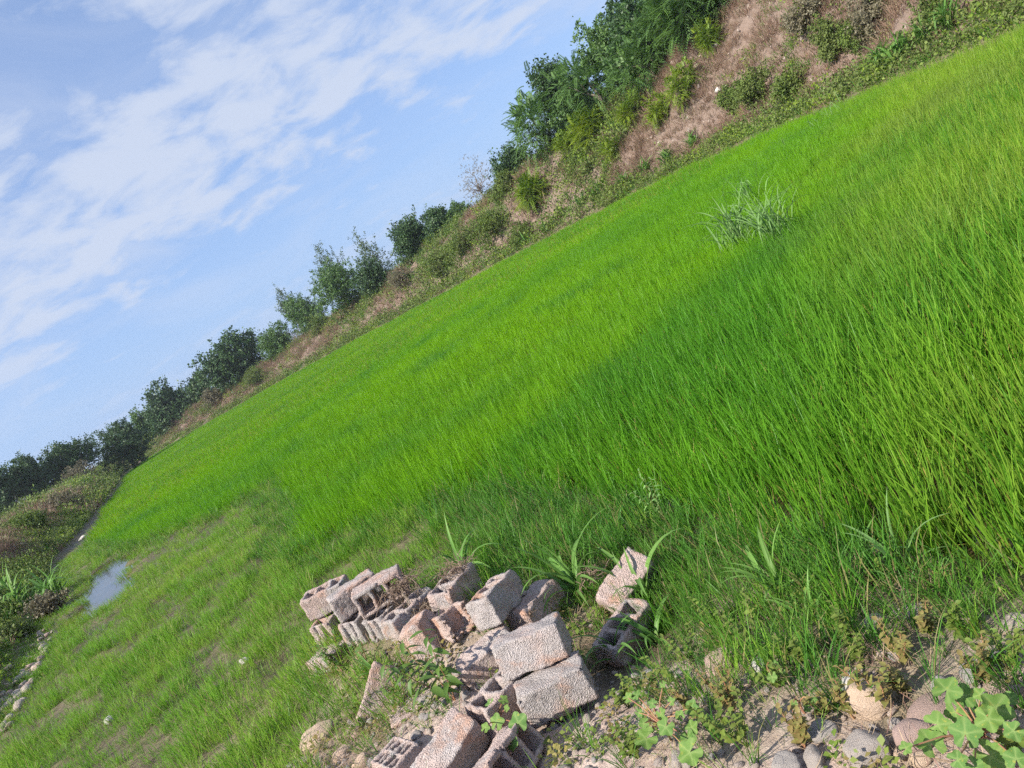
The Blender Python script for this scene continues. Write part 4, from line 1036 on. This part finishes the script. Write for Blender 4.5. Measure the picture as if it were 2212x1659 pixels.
LV = {'weed': [leaf_mesh('leaf', M['weed'], 'ovate', 1300 + i, .25) for i in range(3)], 'olive': [leaf_mesh('leaf', M['olive'], 'ovate', 1310 + i, .25) for i in range(3)], 'lance': [leaf_mesh('leaf', M['lance'], 'lance', 1320 + i) for i in range(4)],
      'silver': [leaf_mesh('leaf', M['palereed'], 'lance', 1330 + i) for i in range(2)]}
def leafy_weed(p, h, kind, npair, lsz, lab, seed, nst=1, lean=.25, cat='weed', grp='leafy weeds on the stony verge', name='leafy_weed', el=.35):
    g = np.random.default_rng(seed); root = link(name, None); root.location = tuple(p); a = Acc(); nodes = []
    for s in range(nst):
        az = g.random() * 6.28; dv = np.array([math.cos(az), math.sin(az), 0]) * lean * (g.random() * .8 + .4 * (nst > 1)); n = 7; t = np.linspace(0, 1, n); hh = h * g.uniform(.75, 1.05)
        pts = np.stack([t * dv[0] * hh + g.normal(0, .01 * hh, n), t * dv[1] * hh + g.normal(0, .01 * hh, n), t * hh - .01], 1); a.tube(pts, .0042 - .0028 * t, 5, .5)
        for j in range(npair):
            q = .18 + .80 * (j + 1) / npair; c = np.array([np.interp(q, t, pts[:, k]) for k in range(3)]); nodes.append((c, q, j))
    link('stem', a.mesh('stem', M['stem_red'] if kind in ('olive', 'lance') else M['stem_green'], True), root)
    for c, q, j in nodes:
        b0 = g.random() * 6.28
        for s in (0, math.pi):
            z = b0 + s + g.normal(0, .25); l = lsz * g.uniform(.7, 1.15) * (1.15 - .55 * q)
            o = link('leaf', LV[kind][int(g.integers(0, len(LV[kind])))], root); pose(o, c, (el + g.normal(0, .25), g.normal(0, .2), z), l)
    return tag(root, lab, cat, grp)
leafy_weed(onground(985, 1512), .58, 'lance', 9, .165, 'tall dark green weed with long pointed leaves in front of the block pile', 1, 3, .45, el=-.1)
leafy_weed(onground(1265, 1452), .36, 'weed', 9, .065, 'leafy climbing weed against the right end of the tilted pink block', 2, 2, .35)
leafy_weed(onground(742, 1440), .30, 'lance', 8, .085, 'leafy weed in front of the left end of the block pile', 3, 4, .5, el=0)
leafy_weed(onground(800, 1460), .26, 'lance', 7, .08, 'leafy weed beside the leaning concrete slab', 4, 3, .5, el=0)
leafy_weed(onground(1440, 1130), .45, 'silver', 12, .07, 'silvery-leaved upright weed at the edge of the rice', 5, 3, .3, el=.2)
leafy_weed(onground(880, 1520), .22, 'lance', 6, .07, 'small pointed-leaved weed at the foot of the upright block', 6, 3, .5, el=0)
WD = [(1850, 1560, .17, 'olive', 'olive weed in front of the tan stone'), (1925, 1545, .20, 'olive', 'brownish-green weed between the tan stone and the mauve stone'), (1960, 1500, .16, 'olive', 'dull weed with withered leaves behind the tan stone'), (1690, 1490, .17, 'weed', 'yellow-green weed left of the white stone'), (1730, 1440, .17, 'weed', 'leafy green weed above the white stone'),
      (1590, 1540, .18, 'olive', 'reddish-brown weed right of the middle mallow'), (1560, 1590, .20, 'weed', 'fresh yellow-green weed below the reddish-brown weed'), (1520, 1560, .18, 'olive', 'olive weed against the middle mallow'), (1620, 1620, .22, 'weed', 'bright green weed near the bottom edge left of the blue-grey stone'), (1470, 1480, .22, 'weed', 'tall thin weed above the middle mallow'),
      (1500, 1440, .20, 'weed', 'bushy green weed left of the pinkish-brown stone'), (1740, 1620, .14, 'olive', 'tiny brown weed by the blue-grey stone'), (1790, 1545, .12, 'olive', 'small russet weed above the blue-grey stone'), (2140, 1480, .16, 'olive', 'reddish-purple weed above the mallow at right'), (2190, 1460, .16, 'weed', 'yellow-green weed at the right edge'),
      (1860, 1440, .16, 'weed', 'green weed in the litter right of the white stone'), (1950, 1430, .14, 'olive', 'brown weed in the litter above the mauve stone'), (1830, 1390, .18, 'weed', 'green weed amid grass below the rice'), (1640, 1390, .22, 'weed', 'dark leafy weed in the grass above the whitish stone'), (2080, 1380, .14, 'weed', 'small green weed beside the flat slate stone'),
      (2010, 1370, .14, 'olive', 'rusty weed in the dry grass below the rice'), (1560, 1365, .22, 'weed', 'weed hidden in tall grass above the pinkish-brown stone'), (1360, 1530, .16, 'weed', 'weed at the left of the middle mallow'), (1380, 1640, .16, 'weed', 'small-leaved weed below the middle mallow at the bottom edge'), (2200, 1630, .18, 'weed', 'dark green weed at the bottom right corner')]
for i, (px, py, h, kd, lab) in enumerate(WD):
    leafy_weed(onground(px, py), h * 1.15, kd, 8, .044, lab, 60 + i, 2 + i % 3, .45)

# ------------------------------------------------------------------ mallows
def mallow_leaf(seed):
    g = np.random.default_rng(seed); n = 64; th = np.linspace(-math.pi + .28, math.pi - .28, n)   # 0 = tip, gap at the stalk
    lobes = 5
    la = np.interp(th, np.linspace(-3, 3, 7), g.uniform(.75, 1.15, 7))
    r = .70 * (.9 + .1 * la) + .26 * la * np.abs(np.cos(th * lobes / 2 * .98)) ** 1.3 + .03 * np.sin(th * 29 + g.random() * 6) + g.normal(0, .015, n); r *= 1 - .10 * np.abs(th / math.pi) ** 3
    V = [(0, 0, 0)]; vein = [1.]
    for q in (.35, .7, 1.):
        for i in range(n):
            rr = r[i] * q if q == 1 else q * .5 * (.84 + r[i])
            vv = abs(np.cos(th[i] * lobes / 2)) ** 14; wv = .12 * math.sin(th[i] * 2 + seed) * q * q + .05 * math.sin(th[i] * 6 + seed * 2) * q ** 4 + .04 * q * q - .012 * vv * q
            V.append((math.sin(th[i]) * rr * .5, math.cos(th[i]) * rr * .5, wv * .5)); vein.append(vv * (1 - .5 * q))
    F_ = [(0, 1 + i, 2 + i) for i in range(n - 1)]
    for k in range(2):
        b0 = 1 + k * n; F_ += [(b0 + i, b0 + n + i, b0 + n + i + 1, b0 + i + 1) for i in range(n - 1)]
    return mesh_np('leaf', np.array(V), F_, M['mallow'], {'vein': np.array(vein)}, True)
ML = [mallow_leaf(1400 + i) for i in range(5)]
def mallow(base, leaves, hgt, lab, seed):
    g = np.random.default_rng(seed); b = np.array(onground(*base)); root = link('mallow_plant', None); root.location = tuple(b); a = Acc()
    crown_ = np.array([0, 0, hgt * .45]); a.tube([(0, 0, -.02), crown_ * .5 + g.normal(0, .01, 3), crown_], [.006, .005, .0045], 6)
    for (px, py, sz) in leaves:
        z = b[2] + hgt * g.uniform(.55, 1.15); p = at(px, py, z); d = np.linalg.norm(p - [0, 0, CAM_H]); s = sz / FPX * d * .9; q = p - b
        nrm = Vector((-.25 + g.normal(0, .22), -.55 + g.normal(0, .22), .85)).normalized()
        M3 = nrm.to_track_quat('Z', 'Y').to_matrix() @ Matrix.Rotation(g.random() * 6.28, 3, 'Z')
        o = link('leaf', ML[int(g.integers(0, 5))], root); pose(o, q, M3.to_euler(), float(s))
        mid = (crown_ + q) / 2 + [0, 0, .02]; a.tube([crown_, mid, q - np.array(nrm) * .002], [.0035, .003, .002], 5)
    link('stem', a.mesh('stem', M['stem_red'], True), root)
    return tag(root, lab, 'mallow', 'broad-leaved mallows')
mallow((2150, 1640), [(2045, 1490, 62), (2082, 1503, 55), (2064, 1538, 48), (2025, 1565, 56), (2010, 1605, 66), (2085, 1585, 66), (2151, 1530, 70), (2135, 1552, 56), (2140, 1632, 68), (2068, 1641, 40), (2182, 1509, 34), (1957, 1616, 30), (2190, 1579, 44), (2118, 1500, 30), (2195, 1640, 50), (2105, 1655, 40)], .22, 'large mallow with broad lobed leaves in the bottom right corner', 1)
mallow((1450, 1600), [(1395, 1595, 60), (1494, 1529, 42), (1428, 1541, 30), (1438, 1570, 46), (1490, 1625, 66), (1469, 1546, 28), (1494, 1572, 40), (1356, 1507, 28), (1375, 1501, 27), (1391, 1562, 28), (1485, 1595, 46), (1432, 1478, 20), (1410, 1520, 24), (1450, 1515, 22), (1380, 1540, 22)], .20, 'mallow with yellow-green lobed leaves right of the block pile', 2)
mallow((1105, 1600), [(1059, 1521, 30), (1087, 1512, 26), (1073, 1560, 42), (1119, 1562, 54), (1048, 1572, 25), (1108, 1607, 34), (1094, 1530, 20)], .26, 'small mallow growing against the pale grey front block', 3)
mallow((1675, 1470), [(1674, 1436, 22), (1668, 1462, 26), (1690, 1450, 16)], .16, 'single-stemmed young mallow with a round yellow leaf beside the whitish stone', 4)
mallow((1740, 1540), [(1715, 1520, 18), (1745, 1530, 20), (1758, 1512, 16), (1735, 1560, 16)], .12, 'seedling mallow in the gravel left of the tan stone', 5)

# ------------------------------------------------------------------ thin summer haze
def haze():
    k = NT('summer_haze'); v = k.n('ShaderNodeVolumePrincipled'); v.inputs['Color'].default_value = (.80, .88, 1.0, 1); v.inputs['Density'].default_value = .00028; v.inputs['Anisotropy'].default_value = .2
    o = k.n('ShaderNodeOutputMaterial'); k.l(v.outputs[0], o.inputs['Volume'])
    X0, X1, Y0, Y1, Z0, Z1 = -1900, 1900, -1300, 2500, -3, 26
    V = [(x, y, z) for z in (Z0, Z1) for x, y in ((X0, Y0), (X1, Y0), (X1, Y1), (X0, Y1))]
    me = bpy.data.meshes.new('haze'); me.from_pydata(V, [], [(3, 2, 1, 0), (4, 5, 6, 7), (0, 1, 5, 4), (1, 2, 6, 5), (2, 3, 7, 6), (3, 0, 4, 7)]); me.materials.append(k.m)
    tag(link('haze', me), 'thin bluish summer haze over the far trees', 'haze', kind='stuff')
haze()
SC.cycles.volume_bounces = 0
